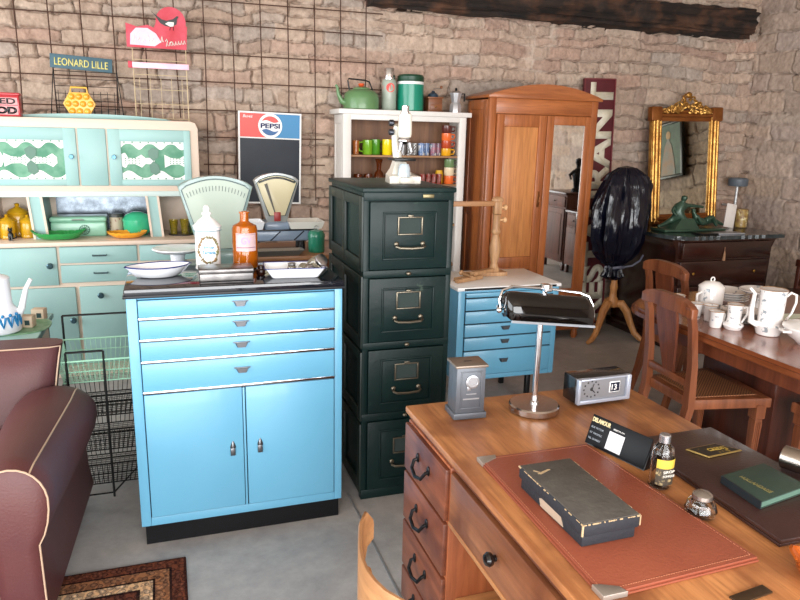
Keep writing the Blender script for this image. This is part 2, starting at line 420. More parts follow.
# ---- green oak filing cabinet
fg = pm('worn_green_paint', (10, 34, 32), .42, var=(7, 25, 25), vscale=5, wear=(60, 76, 66), wscale=9, wthr=.64, spec=.3, bump=.12, bscale=30)
fgs = pm('worn_green_side', (26, 38, 33), .45, var=(20, 30, 27), vscale=4, wear=(84, 82, 66), wscale=11, wthr=.66)
oldnickel = pm('tarnished_nickel', (120, 112, 98), .35, .9)
t = thing('filing_cabinet', 'tall dark green wooden filing cabinet with four panelled drawers', 'filing cabinet', (.95, 2.69, 0))
b_ = MB(); b_.box(-.19, .19, .012, .60, .0, 1.372, .003)
for x in (-.197, .172): b_.box(x, x + .025, -.004, .03, 0, 1.372, .003)
for z0, z1 in ((0, .045), (.372, .408), (.700, .732), (1.012, 1.045), (1.332, 1.372)): b_.box(-.197, .197, -.006, .03, z0, z1, .003)
b_.build('carcass', fg, t)
MB().box(-.204, .204, -.014, .612, 1.366, 1.386, .005).build('top_board', fg, t)
for sx in (-1,):
    for z0, z1 in ((.03, .36), (.375, .69), (.705, 1.02), (1.04, 1.35)):
        sp = MB(); x = -.19
        for y0, y1 in ((.0, .045), (.285, .335), (.56, .605)): sp.box(x - .014, x, y0, y1, z0, z1, .003)
        for a, c_ in ((z0, z0 + .05), (z1 - .045, z1)): sp.box(x - .0135, x, .0, .605, a, c_, .003)
        sp.build('side_frame', fgs, t)
for z0, z1 in ((.048, .370), (.411, .697), (.735, 1.010), (1.048, 1.329)):
    d = MB(); d.box(-.171, .171, -.012, .01, z0, z1, .003)
    for x0, x1, a, c_ in ((-.118, .118, z1 - .048, z1 - .040), (-.118, .118, z0 + .040, z0 + .048), (-.118, -.110, z0 + .04, z1 - .04), (.110, .118, z0 + .04, z1 - .04)):
        d.box(x0, x1, -.018, -.01, a, c_, .0025)
    d.box(-.108, .108, -.0145, -.01, z0 + .05, z1 - .05, .002)
    d = d.build('drawer', fg, t); zc = (z0 + z1) / 2
    lh = MB()
    for x0, x1, a, c_ in ((-.055, .055, .074, .080), (-.055, .055, .004, .010), (-.055, -.048, .004, .080), (.048, .055, .004, .080)): lh.box(x0, x1, -.022, -.014, zc + a, zc + c_, .002)
    lh.box(-.012, .012, -.024, -.016, zc + .078, zc + .088, .002)
    lh.build('label_holder', oldnickel, d)
    MB().box(-.047, .047, -.0165, -.014, zc + .011, zc + .073).build('label_card', pm('faded_card', (40, 52, 50), .8), d)
    p = MB(); p.tube([(-.058, -.014, zc - .036), (-.062, -.032, zc - .042), (-.05, -.044, zc - .046), (0, -.047, zc - .048), (.05, -.044, zc - .046), (.062, -.032, zc - .042), (.058, -.014, zc - .036)], .0055, 8)
    for x in (-.058, .058): p.ball((x, -.016, zc - .034), (.011, .006, .011), 12, 6)
    p.build('pull_handle', oldnickel, d)
for zc in (1.028, .716, .39):
    MB().ball((.0, -.012, zc), (.012, .008, .009), 12, 6).build('catch', oldnickel, t)
MB().box(.055, .105, -.011, -.004, 1.343, 1.359, .003).build('brass_plate', pm('old_brass', (126, 116, 86), .4, .8), t)

# ---- second, lower blue cabinet with white top
t = thing('metal_cabinet', 'low blue metal drawer cabinet with white top behind the desk lamp', 'cabinet', (1.86, 3.48, 0))
b_ = MB(); b_.box(-.325, .325, .01, .45, .2, .742, .004)
for x0, x1 in ((-.325, -.282), (.29, .325)): b_.box(x0, x1, -.004, .02, .2, .742, .003)
b_.box(-.29, .29, -.004, .02, .2, .228, .002); b_.box(-.29, .29, -.004, .02, .728, .742, .002); b_.build('body', bluep, t)
MB().box(-.29, .29, .002, .011, .225, .73).build('recess', darkgap, t)
for z0, z1 in ((.702, .727), (.626, .694), (.548, .618), (.468, .540), (.386, .460), (.232, .378)):
    d = MB().box(-.278, .286, -.012, .004, z0, z1, .003).build('drawer', bluep, t)
    if z1 < .7:
        h = MB(); h.xf(T(-.02, -.012, (z0 + z1) / 2 + .012)); h.loft([[(x * s_, -y, z) for x, z in ((-.03, .008), (.03, .008), (.02, -.013), (-.02, -.013))] for s_, y in ((1, 0), (.95, .008), (.8, .013))])
        h.build('cup_handle', pm('dull_metal', (90, 92, 96), .35, .8), d)
for x in (-.17, .19):
    for y in (.06, .40): MB().box(x - .014, x + .014, y - .014, y + .014, 0, .2, .002).build('leg', black_plastic, t)
MB().box(-.335, .335, -.012, .455, .742, .762, .003).build('white_top', pm('white_laminate', (232, 230, 228), .3), t)
MB().box(-.29, .30, -.0145, -.010, .744, .756).build('edge_band', black_plastic, t)

# ---- mint kitchen dresser
mint = pm('mint_paint', (150, 186, 182), .42, var=(140, 178, 176), vscale=3)
t = thing('kitchen_dresser', 'mint green retro kitchen dresser with lace curtained glass doors', 'dresser', (-.42, 4.66, 0))
b_ = MB(); b_.box(-.62, .62, .01, .46, .08, .875, .004); b_.box(-.58, .58, .05, .44, 0, .08); b_.build('base_carcass', cream_trim, t)
MB().box(-.645, .645, -.03, .47, .875, .902, .006).build('worktop', cream_trim, t)
def front(x0, x1, z0, z1, kind, kx=0, kz=0, y=-.008, mat=None):
    d = MB().box(x0, x1, y, y + .02, z0, z1, .006).build(kind, mat or mint, t)
    if kx is None: return d
    h = MB()
    if kind == 'drawer': h.tube([(kx - .04, y, kz), (kx - .04, y - .02, kz), (kx + .04, y - .02, kz), (kx + .04, y, kz)], .005, 8); h.build('bar_handle', pm('dark_chrome', (90, 110, 120), .25, .9), d)
    else:
        h.xf(T(kx, y, kz) @ Rx(90)); h.lathe([(.016, 0), (.008, .006), (.008, .014), (.019, .020), (.019, .026), (.012, .031)], 16); h.build('knob', pm('glass_knob', (70, 100, 110), .15, .5), d)
    return d
front(-.61, -.245, .628, .868, 'door', -.285, .755)
front(-.230, .222, .765, .868, 'drawer', .0, .812); front(-.230, .222, .64, .752, 'drawer', .0, .70)
front(.236, .61, .765, .868, 'drawer', .42, .812); front(.236, .61, .64, .752, 'drawer', .42, .70)
front(-.61, -.155, .10, .612, 'door', -.18, .40); front(-.135, .20, .10, .612, 'door', -.01, .555); front(.22, .61, .10, .612, 'door', .28, .40)
# niche
nb = MB(); nb.box(-.62, .62, .43, .46, .9, 1.17); nb.box(-.62, -.60, .12, .45, .9, 1.17); nb.box(.60, .62, .12, .45, .9, 1.17); nb.build('back_panel', cream_trim, t)
MB().box(-.28, .30, .424, .431, .92, 1.165).build('mirror_strip', pm('old_mirror', (110, 118, 126), .22, 1, var=(70, 76, 82), vscale=14), t)
for xa, xb in ((-.375, -.30), (.315, .385)):
    u = MB(); u.loft([[(xa + dx, .12, z), (xb + dx, .12, z), (xb + dx, .44, z), (xa + dx, .44, z)] for z, dx in ((.9, 0), (1.17, -.02))]); u = u.build('upright', mint, t)
    for x in (xa, xb):
        e_ = MB(); e_.loft([[(x - .007 + dx, .112, z), (x + .007 + dx, .112, z), (x + .007 + dx, .125, z), (x - .007 + dx, .125, z)] for z, dx in ((.9, 0), (1.17, -.02))]); e_.build('edge_trim', cream_trim, u)
# upper body
U0 = .12
b_ = MB(); b_.prism([(-.635, 1.17), (.635, 1.17), (.635, 1.60), (.62, 1.635), (.59, 1.645), (-.59, 1.645), (-.62, 1.635), (-.635, 1.60)], 'y', U0, .47, .005); b_.build('upper_carcass', cream_trim, t)
MB().box(-.64, .64, U0 - .006, .465, 1.165, 1.2, .005).build('lower_rail', pm('pale_mint', (196, 214, 210), .4), t)
cp = [(-.50, 1.643)] + [(-.50 + 1.0 * i / 16, 1.643 + .033 * math.sin(PI * i / 16) ** .6) for i in range(1, 16)] + [(.50, 1.643)]
MB().prism(cp, 'y', U0 + .10, .40, .004).build('crown_panel', mint, t)
MB().box(-.083, .078, U0 - .014, U0 + .01, 1.235, 1.588, .006).build('centre_panel', mint, t)
panemat = None
m, nt, b = new_mat('foliage_reflection_glass'); N = nt.nodes; L = nt.links
tc = N.new('ShaderNodeTexCoord'); n1 = N.new('ShaderNodeTexNoise'); n1.inputs['Scale'].default_value = 9; n1.inputs['Detail'].default_value = 4
L.new(tc.outputs['Object'], n1.inputs['Vector']); cr = N.new('ShaderNodeValToRGB')
cr.color_ramp.elements[0].position = .42; cr.color_ramp.elements[0].color = lin((62, 128, 98)); cr.color_ramp.elements[1].position = .6; cr.color_ramp.elements[1].color = lin((104, 156, 128))  # mottled greens paint the reflected foliage into the pane colour
L.new(n1.outputs['Fac'], cr.inputs['Fac']); L.new(cr.outputs['Color'], b.inputs['Base Color']); b.inputs['Roughness'].default_value = .3; b.inputs['Specular IOR Level'].default_value = .2
panemat = m
lace = pm('white_lace', (238, 240, 236), .8, bump=.6, bscale=260)
greenlace = pm('dark_glass', (44, 100, 76), .3)
for x0, x1, kx in ((-.585, -.093, -.125), (.088, .585, .12)):
    w_ = .045; d = MB(); y0, y1 = U0 - .014, U0 + .006
    d.box(x0, x0 + w_ + (.03 if kx > 0 else 0), y0, y1, 1.235, 1.588, .005); d.box(x1 - w_ - (.03 if kx < 0 else 0), x1, y0, y1, 1.235, 1.588, .005)
    d.box(x0 + .02, x1 - .02, y0, y1, 1.235, 1.275, .005); d.box(x0 + .02, x1 - .02, y0, y1, 1.512, 1.588, .005)
    d = d.build('glass_door', mint, t)
    px0 = x0 + w_ + (.03 if kx > 0 else 0) - .004; px1 = x1 - w_ - (.03 if kx < 0 else 0) + .004; W = px1 - px0
    MB().box(px0, px1, U0 - .006, U0 - .002, 1.27, 1.518).build('pane', panemat, d)
    lc = MB(); yA, yB = U0 - .0085, U0 - .0065
    # scalloped lace borders, vase motifs and a knot
    def blob(cx, cz, rx, rz, n=20, wob=0, k=5):
        lc.prism([(cx + rx * (1 + wob * math.cos(k * 2 * PI * i / n)) * math.cos(2 * PI * i / n), cz + rz * (1 + wob * math.cos(k * 2 * PI * i / n)) * math.sin(2 * PI * i / n)) for i in range(n)], 'y', yA, yB)
    top = [(px0, 1.518)] + [(px0 + W * i / 40, 1.498 - .036 * abs(math.cos(PI * 1.5 * i / 40 * 2 + .4)) ** 3) for i in range(41)] + [(px1, 1.518)]
    lc.prism(top, 'y', yA, yB)
    bot = [(px0, 1.27)] + [(px0 + W * i / 40, 1.285 + .046 * abs(math.sin(PI * 2 * i / 40 + .9)) ** 2.5) for i in range(41)] + [(px1, 1.27)]
    lc.prism(bot, 'y', yA, yB)
    for fx in (.66, .30) if kx < 0 else (.16, .86):
        cx = px0 + W * fx
        lc.prism([(cx - .07, 1.350), (cx - .03, 1.370), (cx + .02, 1.372), (cx + .06, 1.350), (cx + .085, 1.374), (cx + .085, 1.41), (cx + .06, 1.432), (cx + .02, 1.408), (cx - .03, 1.412), (cx - .07, 1.432)], 'y', yA, yB)
    blob(px0 + W * .43, 1.392, .035, .02); blob(px0 + W * .04, 1.395, .03, .045, wob=.08)
    lc.build('lace_curtain', lace, d)
    hl = MB()
    for i in range(8):
        hx_ = px0 + W * (i + .5) / 8
        for hz_ in (1.507, 1.281): hl.ball((hx_, yA - .0005, hz_), (.006, .0015, .004), 8, 5)
    for fx in (.66, .30) if kx < 0 else (.16, .86):
        for a_ in range(5):
            for b_4 in range(3): hl.ball((px0 + W * fx - .035 + a_ * .02, yA - .0005, 1.378 + b_4 * .014), (.0042, .0012, .0036), 6, 4)
    hl.build('lace_holes', panemat, d)
    kk = MB(); kk.xf(T(0, 0, -.024))
    cx = px0 + W * .5
    kk.prism([(cx, 1.415), (cx - .025, 1.44), (cx - .03, 1.48), (cx + .0, 1.50), (cx + .035, 1.485), (cx + .03, 1.44)], 'y', yA - .002, yB - .002)
    kk.prism([(cx, 1.415), (cx - .025, 1.39), (cx - .02, 1.345), (cx + .01, 1.325), (cx + .04, 1.345), (cx + .03, 1.39)], 'y', yA - .002, yB - .002)
    kk.build('bow_motif', greenlace, d)
    h = MB(); h.xf(T(kx, U0 - .014, 1.415) @ Rx(90)); h.lathe([(.012, 0), (.008, .006), (.015, .016), (.012, .026)], 16); h.build('knob', pm('blue_glass_knob', (60, 110, 130), .12, .3), d)

# ---- white open bookcase against the wall
whitew = pm('chalky_white_paint', (226, 223, 218), .5, var=(216, 211, 204), vscale=4, wear=(178, 160, 140), wscale=12, wthr=.76)
boards = wood('bookcase_boards', (104, 72, 52), (140, 100, 72), 'z', .6, 4)
t = thing('bookcase', 'white painted open bookcase with bare wooden shelves holding glassware', 'bookcase', (1.675, 4.86, 0))
f_ = MB()
for x0, x1 in ((-.47, -.41), (.42, .475)): f_.box(x0, x1, 0, .03, 0, 1.725, .004)
f_.box(-.47, .475, 0, .03, 1.69, 1.73, .004); f_.build('face_frame', whitew, t)
for x in (-.465, .445):
    sd = MB(); sd.box(x, x + .022, .03, .27, 0, 1.725, .002)
    if x < 0:
        for y0, y1, a, c_ in ((.03, .06, 0, 1.725), (.235, .265, 0, 1.725), (.03, .26, 1.66, 1.725), (.03, .26, 0, .05)): sd.box(-.472, -.462, y0, y1, a, c_, .002)
    sd.build('side_panel', whitew, t)
MB().box(-.505, .505, -.025, .285, 1.728, 1.762, .004).build('top_board', whitew, t)
MB().box(-.445, .447, .262, .272, .02, 1.725).build('back_boards', boards, t)
for z in (1.445, 1.235, .93, .62, .30, .05): MB().box(-.444, .446, .02, .262, z - .014, z, .002).build('shelf', wood('shelf_wood', (132, 96, 66), (168, 126, 88), 'x', .55, 4), t)

# ---- wardrobe with mirror door
oak = wood('orange_oak', (142, 78, 38), (174, 102, 54), 'z', .38, 6, coat=.2)
oakx = wood('orange_oak_x', (142, 78, 38), (176, 104, 55), 'x', .38, 6, coat=.2)
oakl = wood('light_oak_panel', (178, 112, 60), (204, 138, 82), 'z', .4, 5, coat=.15)
t = thing('wardrobe', 'orange oak wardrobe with arched top and narrow mirror door', 'wardrobe', (2.695, 4.67, 0))
b_ = MB(); b_.box(-.45, .45, .02, .38, .08, 1.86, .003); b_.build('carcass', oak, t)
for x in (-.455, .40): MB().box(x, x + .055, -.004, .03, .08, 1.875, .004).build('corner_post', oak, t)
MB().box(-.40, .40, -.002, .02, 1.762, 1.87, .002).build('frieze', oakx, t)
MB().box(-.40, .40, -.002, .02, .08, .40, .002).build('bottom_rail', oakx, t)
ar = [(-.475, 1.87)] + [(-.475 + .95 * i / 20, 1.888 + .088 * math.sin(PI * i / 20) ** .9) for i in range(21)] + [(.475, 1.87)]
MB().prism(ar, 'y', -.03, .385, .005).build('arched_cornice', oakx, t)
for y0, y1 in ((.03, .09), (.32, .38)): MB().box(-.458, -.448, y0, y1, .08, 1.85, .003).build('side_stile', oak, t)
for z in (.1, 1.0, 1.79): MB().box(-.457, -.449, .04, .37, z, z + .07, .003).build('side_rail', oak, t)
# left door
d = MB()
for x0, x1, z0, z1 in ((-.395, -.335, .42, 1.755), (-.05, .012, .42, 1.755), (-.34, -.045, 1.67, 1.755), (-.34, -.045, .62, .70)): d.box(x0, x1, -.02, .004, z0, z1, .003)
for x0, x1, z0, z1 in ((-.335, -.05, .42, .44), (-.335, -.05, .60, .62)): d.box(x0, x1, -.018, .004, z0, z1, .002)
d = d.build('left_door', oak, t)
MB().box(-.335, -.05, -.008, .002, .70, 1.67, .002).build('upper_panel', oakl, d); MB().box(-.32, -.065, -.010, .002, .45, .59, .004).build('lower_panel', oakx, d)
h = MB(); h.box(-.03, -.012, -.026, -.02, 1.08, 1.20, .002); h.tube([(-.02, -.024, 1.18), (-.02, -.04, 1.16), (-.02, -.04, 1.12), (-.02, -.024, 1.10)], .004, 8); h.build('door_handle', pm('bronze', (120, 74, 40), .35, .8), d)
d = MB()
for x0, x1, z0, z1 in ((.016, .075, .30, 1.755), (.345, .395, .30, 1.755), (.07, .35, 1.69, 1.755), (.07, .35, .30, .43)): d.box(x0, x1, -.022, .004, z0, z1, .003)
d = d.build('mirror_door', oak, t)
MB().box(.073, .347, -.012, .0, .425, 1.695).build('mirror', pm('mirror_glass', (225, 228, 226), .02, 1), d)
for x in (-.43, .43):
    for y in (.03, .34): MB().xf(T(x, y, 0)).lathe([(.02, 0), (.03, .03), (.022, .08)], 12).build('foot', oak, t)

# ---- restaurant sign leaning on the wall
t = thing('wall_sign', 'tall maroon sign board with big cream letters running up it, behind the wardrobe', 'sign', (3.475, 5.02, 0))
t.rotation_euler = (R(-1.3), R(-1.6), 0)
maroon = pm('maroon_paint', (92, 32, 38), .55, var=(78, 26, 32), vscale=5, wear=(130, 84, 74), wscale=16, wthr=.7)
MB().box(-.15, .15, 0, .025, 0.0, 2.08, .004).build('board', maroon, t)
e_ = MB()
for x in (-.15, .14): e_.box(x, x + .01, -.008, 0, 0, 2.08, .002)
e_.box(-.15, .15, -.008, 0, 2.07, 2.08, .002); e_.build('edge_frame', pm('maroon_edge', (110, 44, 48), .5), t)
text('lettering', 'RESTAURANT', 2.02, .225, pm('cream_letters', (236, 230, 212), .55, var=(196, 186, 160), vscale=9), t, (.02, -.003, 1.04), (PI / 2, -PI / 2, 0), .004, bold=.045)

# ---- covered dressmaker's form
t = thing('mannequin_stand', 'dressmaker form wrapped in a shiny black plastic bag on a wooden tripod', 'mannequin', (3.385, 4.58, 0))
prof = [(.035, .50), (.075, .53), (.06, .575), (.055, .615), (.09, .64), (.13, .67), (.175, .72), (.205, .82), (.216, .95), (.214, 1.08), (.202, 1.18), (.185, 1.26), (.145, 1.335), (.07, 1.385), (.002, 1.40)]
secs = []
nk = 128; pz = []
for a, b_2 in zip(prof, prof[1:]):
    for k in range(7): pz.append((a[0] + (b_2[0] - a[0]) * k / 7, a[1] + (b_2[1] - a[1]) * k / 7))
pz.append(prof[-1])
for r_, z in pz:
    sec = []
    for k in range(nk):
        a = 2 * PI * k / nk
        # long vertical plastic creases, fanned out from tie and crown
        cr_ = mnoise.noise(Vector((math.cos(a) * 2.2, math.sin(a) * 2.2, z * 2.6))) * .30 - abs(mnoise.noise(Vector((math.cos(a) * 7, math.sin(a) * 7, z * 2.2)))) * .20 - abs(mnoise.noise(Vector((math.cos(a) * 15, math.sin(a) * 15, z * 2.5)))) * .12 + .08 + mnoise.noise(Vector((math.cos(a) * 3, math.sin(a) * 3, z * 9))) * .05
        rr_ = r_ * (1 + cr_ * (1.2 if z > .64 else 2.2))
        sec.append((rr_ * math.cos(a) - .0 + .03 * (z - 1), rr_ * .78 * math.sin(a), z))
    secs.append(sec)
MB().loft(secs).build('plastic_bag', pm('black_plastic_film', (8, 10, 24), .17, coat=0, spec=.55, bump=1.0, bscale=26, stretch=(1, 1, .22)), t, smooth=80)
tb = MB(); tb.tube([(.062 * math.cos(a), .052 * math.sin(a), .605 + .004 * math.sin(3 * a)) for a in [2 * PI * k / 24 for k in range(24)]], .012, 8, closed=True)
tb.tube([(.05, -.03, .605), (.11, -.06, .62), (.17, -.07, .66), (.21, -.05, .70)], .008, 6); tb.build('tape_tie', pm('grey_tape', (92, 94, 110), .4), t)
pine = wood('honey_pine', (176, 118, 66), (206, 150, 92), 'z', .4, 5)
MB().lathe([(.026, .27), (.042, .28), (.05, .31), (.042, .34), (.03, .36), (.026, .40), (.032, .44), (.024, .48), (.022, .52)], 20).build('turned_post', pine, t)
for a in (200, 322, 80):
    ca, sa = math.cos(R(a)), math.sin(R(a)); l = MB()
    path = [(.02, .30, .030), (.07, .305, .036), (.115, .25, .032), (.15, .16, .026), (.19, .075, .024), (.24, .03, .022), (.285, .012, .016)]
    l.tube([(r_ * ca, r_ * sa, max(z, q)) for r_, z, q in path], [q for *_, q in path], 8); l.build('leg', pine, t)

# ---- dark commode with black marble top
maho = wood('dark_mahogany', (28, 13, 10), (60, 27, 18), 'x', .25, 4, coat=.4)
t = thing('commode', 'dark mahogany commode with scalloped black marble top against the back wall', 'commode', (4.15, 4.24, 0))
b_ = MB(); b_.loft([[(-w2, .02, z), (w2, .02, z), (w2, .76, z), (-w2, .76, z)] for z, w2 in ((.06, .46), (.78, .47), (.84, .50), (.86, .52))]); b_.box(-.50, .50, .01, .77, 0, .08, .01); b_.build('carcass', maho, t)
for i, (z0, z1) in enumerate(((.10, .29), (.30, .49), (.50, .69), (.71, .84))):
    d = MB().box(-.43, .43, .0 if i < 3 else -.014, .03, z0, z1, .008).build('drawer', maho, t)
    k = MB()
    for x in (-.3, .3): k.xf(T(x, .0, (z0 + z1) / 2) @ Rx(90)); k.ball((0, 0, .006), (.012, .012, .006))
    if i != 3: k.build('escutcheon', brass, d)
    else: k.bm.free()
mb_pts = []
for x, y in [(-.55, .78), (-.55, .30)]: mb_pts.append((x, y))
for i in range(13): a = PI + (PI / 2) * i / 12; mb_pts.append((-.37 + .18 * math.cos(a) + .006 * math.cos(i * 2.2), .22 + .26 * math.sin(a) + .006 * math.cos(i * 2.2)))
for i in range(41): mb_pts.append((-.35 + .89 * i / 40, -.04 + .009 * math.cos(i * 2.2)))
mb_pts += [(.56, .0), (.56, .78)]
MB().prism(mb_pts, 'z', .862, .892, .004).build('marble_top', pm('black_marble', (38, 42, 44), .14, var=(62, 68, 68), vscale=5, coat=.4), t)
ts = MB(); ts.tube([(-.04, -.02, .80), (-.04, -.022, .76)], .002, 6); ts.lathe([(.003, -.0), (.008, -.02), (.012, -.075), (.0, -.078)], 10, c=(-.04, -.022, .77)); ts.build('key_tassel', pm('beige_tassel', (150, 112, 84), .8), t)

# ---- gilt mirror leaning on the wall, on the commode
gilt = pm('gilt', (206, 160, 84), .32, .7, var=(150, 98, 40), vscale=14, bump=.4, bscale=60)
giltd = pm('dark_gilt', (150, 92, 42), .4, .5, var=(120, 66, 28), vscale=10)
t = thing('wall_mirror', 'gilt framed mirror with carved crest leaning above the dark commode', 'mirror', (4.262, 4.90, .893))
t.rotation_euler = (R(-5.5), R(-1.2), 0)
W2, H1 = .35, .97
for x0, x1, z0, z1 in ((-W2, -W2 + .10, 0, H1), (W2 - .10, W2, 0, H1), (-W2, W2, 0, .09), (-W2, W2, H1 - .10, H1)):
    vert = (x1 - x0) < (z1 - z0); f_ = MB()
    f_.box(x0, x1, -.01, .03, z0, z1, .006)
    if vert:
        for q, rr_ in ((.018, .014), (.05, .02), (.084, .010)):
            qq = q if x0 < 0 else .10 - q
            f_.tube([(x0 + qq, -.014, z0 + .03), (x0 + qq, -.014, z1 - .03)], rr_, 10)
    else:
        for q, rr_ in ((.018, .014), (.05, .018)):
            qq = q if z0 < .1 else (z1 - z0) - q
            f_.tube([(x0 + .03, -.014, z0 + qq), (x1 - .03, -.014, z0 + qq)], rr_, 10)
    f_.build('frame_side', gilt if vert else giltd, t)
for x in (-W2 + .035, W2 - .035): MB().box(x - .055, x + .055, -.034, .03, H1 - .10, H1 + .02, .012).build('corner_block', giltd, t)
MB().box(-W2 + .095, W2 - .095, -.004, .0, .085, H1 - .095).build('glass', pm('aged_mirror', (200, 200, 186), .02, 1), t)
cm = MB(); random.seed(3)
for i in range(90):
    u_ = random.uniform(-1, 1); x = u_ * .25; zt = .15 * (1 - abs(u_)) ** 1.3
    z = H1 - .02 + random.uniform(0, 1) * zt; rr_ = random.uniform(.012, .024)
    a0 = random.uniform(0, 360)
    cm.tube([(x + rr_ * math.cos(R(a0 + k * 40)) * (1 - k * .08), -.025 - .012 * math.sin(k), z + rr_ * math.sin(R(a0 + k * 40)) * (1 - k * .08)) for k in range(8)], [.009 - .0008 * k for k in range(8)], 6)
cm.ball((0, -.03, H1 + .115), (.03, .02, .026)); cm.ball((0.0, -.035, H1 + .02), (.02, .015, .02)); cm.build('carved_crest', gilt, t)

# painting on the right wall (seen in the gilt mirror)
t = thing('framed_painting', 'black framed picture of a pale figure, seen only in the gilt mirror', 'painting', (5.0, 3.86, 1.42))
f_ = MB()
for y0, y1, z0, z1 in ((-.22, .22, 0, .03), (-.22, .22, .55, .58), (-.22, -.19, 0, .58), (.19, .22, 0, .58)): f_.box(-.03, .01, y0, y1, z0, z1, .004)
f_.build('frame', black_plastic, t)
MB().box(-.012, .0, -.195, .195, .025, .555).build('canvas', pm('canvas_ground', (120, 138, 122), .6, var=(96, 112, 104), vscale=7), t)
fg_ = MB(); fg_.prism([(-.12, .03), (.10, .03), (.08, .2), (.05, .33), (-.0, .42), (-.05, .34), (-.09, .2)], 'x', -.016, -.012); fg_.build('painted_robe', pm('painted_pink', (186, 150, 124), .6, var=(150, 160, 160), vscale=9), t)
MB().xf(T(-.014, -.0, .44)).ball((0, 0, 0), (.003, .035, .045)).build('painted_head', pm('painted_skin', (206, 170, 130), .6), t)

# ---- oval dining table
rwood = wood('red_brown_wood', (102, 52, 30), (146, 82, 48), 'y', .22, 4, coat=.5)
rwz = wood('red_brown_wood_z', (84, 40, 24), (122, 64, 38), 'z', .35, 5, coat=.3)
dwz = wood('dark_brown_wood', (58, 28, 20), (88, 44, 30), 'z', .35, 5, coat=.2)
def oval(hx, ys, ry, p=2.5, n=28):
    P = []
    for i in range(n + 1):
        a = PI * i / n; P.append((hx * math.copysign(abs(math.cos(a)) ** (2 / p), math.cos(a)), ys + ry * abs(math.sin(a)) ** (2 / p)))
    return P + [(-x, -y) for x, y in P]
t = thing('dining_table', 'oval red-brown dining table covered with white china', 'table', (2.86, 2.36, 0))
def otop(hx, ys, ry, z0, z1, bev):
    return MB().prism(oval(hx, ys, ry), 'z', z0, z1, bev)
tp = otop(.57, .42, .36, .728, .75, .006).build('tabletop', rwood, t)
otop(.585, .42, .375, .712, .733, .007).build('moulded_edge', rwood, tp)
otop(.53, .40, .33, .635, .713, .004).build('apron', rwz, t)
pd = MB(); pd.box(-.16, .16, -.02, .46, .08, .64, .01); pd.box(-.24, .24, -.08, .52, 0, .09, .015); pd.build('pedestal', dwz, t)

# ---- dining chairs
cane = None
m, nt, b = new_mat('woven_cane'); N = nt.nodes; L = nt.links
tc = N.new('ShaderNodeTexCoord'); ck = N.new('ShaderNodeTexChecker'); ck.inputs['Scale'].default_value = 130
ck.inputs['Color1'].default_value = lin((176, 118, 76)); ck.inputs['Color2'].default_value = lin((92, 52, 34))
L.new(tc.outputs['Object'], ck.inputs['Vector']); L.new(ck.outputs['Color'], b.inputs['Base Color']); b.inputs['Roughness'].default_value = .55; cane = m
chw = wood('chair_wood', (108, 58, 35), (146, 86, 54), 'z', .32, 5, coat=.35)
def dining_chair(label, loc, rz, group=None):
    """faces +X; origin on the floor under the back edge centre"""
    t = thing('dining_chair', label, 'chair', loc, rz, group)
    wb, wf_, dp = .165, .225, .40
    MB().prism([(0, -wb - .01), (dp, -wf_), (dp + .01, 0), (dp, wf_), (0, wb + .01)], 'z', .385, .435, .006).build('seat_frame', chw, t)
    MB().prism([(.04, -wb + .015), (dp - .045, -wf_ + .05), (dp - .045, wf_ - .05), (.04, wb - .015)], 'z', .430, .439).build('cane_seat', cane, t)
    for s_ in (-1, 1):
        p = MB(); pts = [(-.10, s_ * (wb + .005), 0), (-.045, s_ * wb, .2), (-.005, s_ * wb, .40), (-.012, s_ * wb, .60), (-.035, s_ * wb, .78), (-.06, s_ * wb, .875)]
        secs = []
        for i, (x, y, z) in enumerate(pts):
            q = (.016, .018, .021, .018, .016, .016)[i]; secs.append([(x - q * .9, y - q, z), (x + q * .9, y - q, z), (x + q * .9, y + q, z), (x - q * .9, y + q, z)])
        p.loft(secs); p.build('rear_leg', chw, t)
        f2 = MB(); f2.loft([[(dp - .045 + q * sx, s_ * (wf_ - .03) + q * sy, z) for sx, sy in ((-1, -1), (1, -1), (1, 1), (-1, 1))] for z, q in ((0, .014), (.30, .021), (.325, .019), (.33, .026), (.40, .026))])
        for k in (-1, 0, 1): f2.tube([(dp - .045 + k * .010, s_ * (wf_ - .03) - .019, .06), (dp - .045 + k * .010, s_ * (wf_ - .03) - .0215, .31)], .004, 6)
        f2.build('front_leg', chw, t)
    # crest rail with rounded shoulders
    cr_ = []; n = 18
    for i in range(n + 1):
        u_ = -1 + 2 * i / n; y = u_ * (wb + .028); z = .872 + .036 * (1 - abs(u_) ** 3) ; cr_.append((y, z))
    low = [(y, .842 - .01 * (1 - abs(y) / .2) - (.012 if abs(y) > .15 else 0)) for y, z in reversed(cr_)]
    M_ = MB(); M_.xf(T(-.058, 0, .02) @ Matrix.Rotation(R(-8), 4, 'Y') @ T(0, 0, 0))
    M_.xf(T(-.055, 0, 0)); M_.prism(cr_ + low, 'x', -.017, .017, .006); M_.build('crest_rail', chw, t)
    for z in (.49, ):
        MB().box(-.022, .004, -wb, wb, z, z + .035, .004).build('lower_rail', chw, t)
    s2 = MB(); sec = []
    for z, hw in ((.50, .038), (.56, .044), (.66, .062), (.76, .076), (.82, .078), (.852, .062)):
        x = -.008 - .055 * max(0, (z - .5)) / .37
        sec.append([(x - .006, -hw, z), (x + .006, -hw, z), (x + .006, hw, z), (x - .006, hw, z)])
    s2.loft(sec); s2.build('splat', wood('splat_veneer', (92, 46, 30), (130, 70, 44), 'z', .3, 8, coat=.35), t)
    return t
c1 = dining_chair('red-brown dining chair with cane seat, its splat back nearest the writing desk', (2.262, 2.56, 0), R(-4))
c2 = dup(c1, (2.82, 3.27, 0), R(-2), 'red-brown dining chair beyond the far end of the table, in front of the commode')
c3 = dup(c1, (3.10, 2.02, 0), R(180), 'red-brown chair across the table, only its front corner in view at right edge')

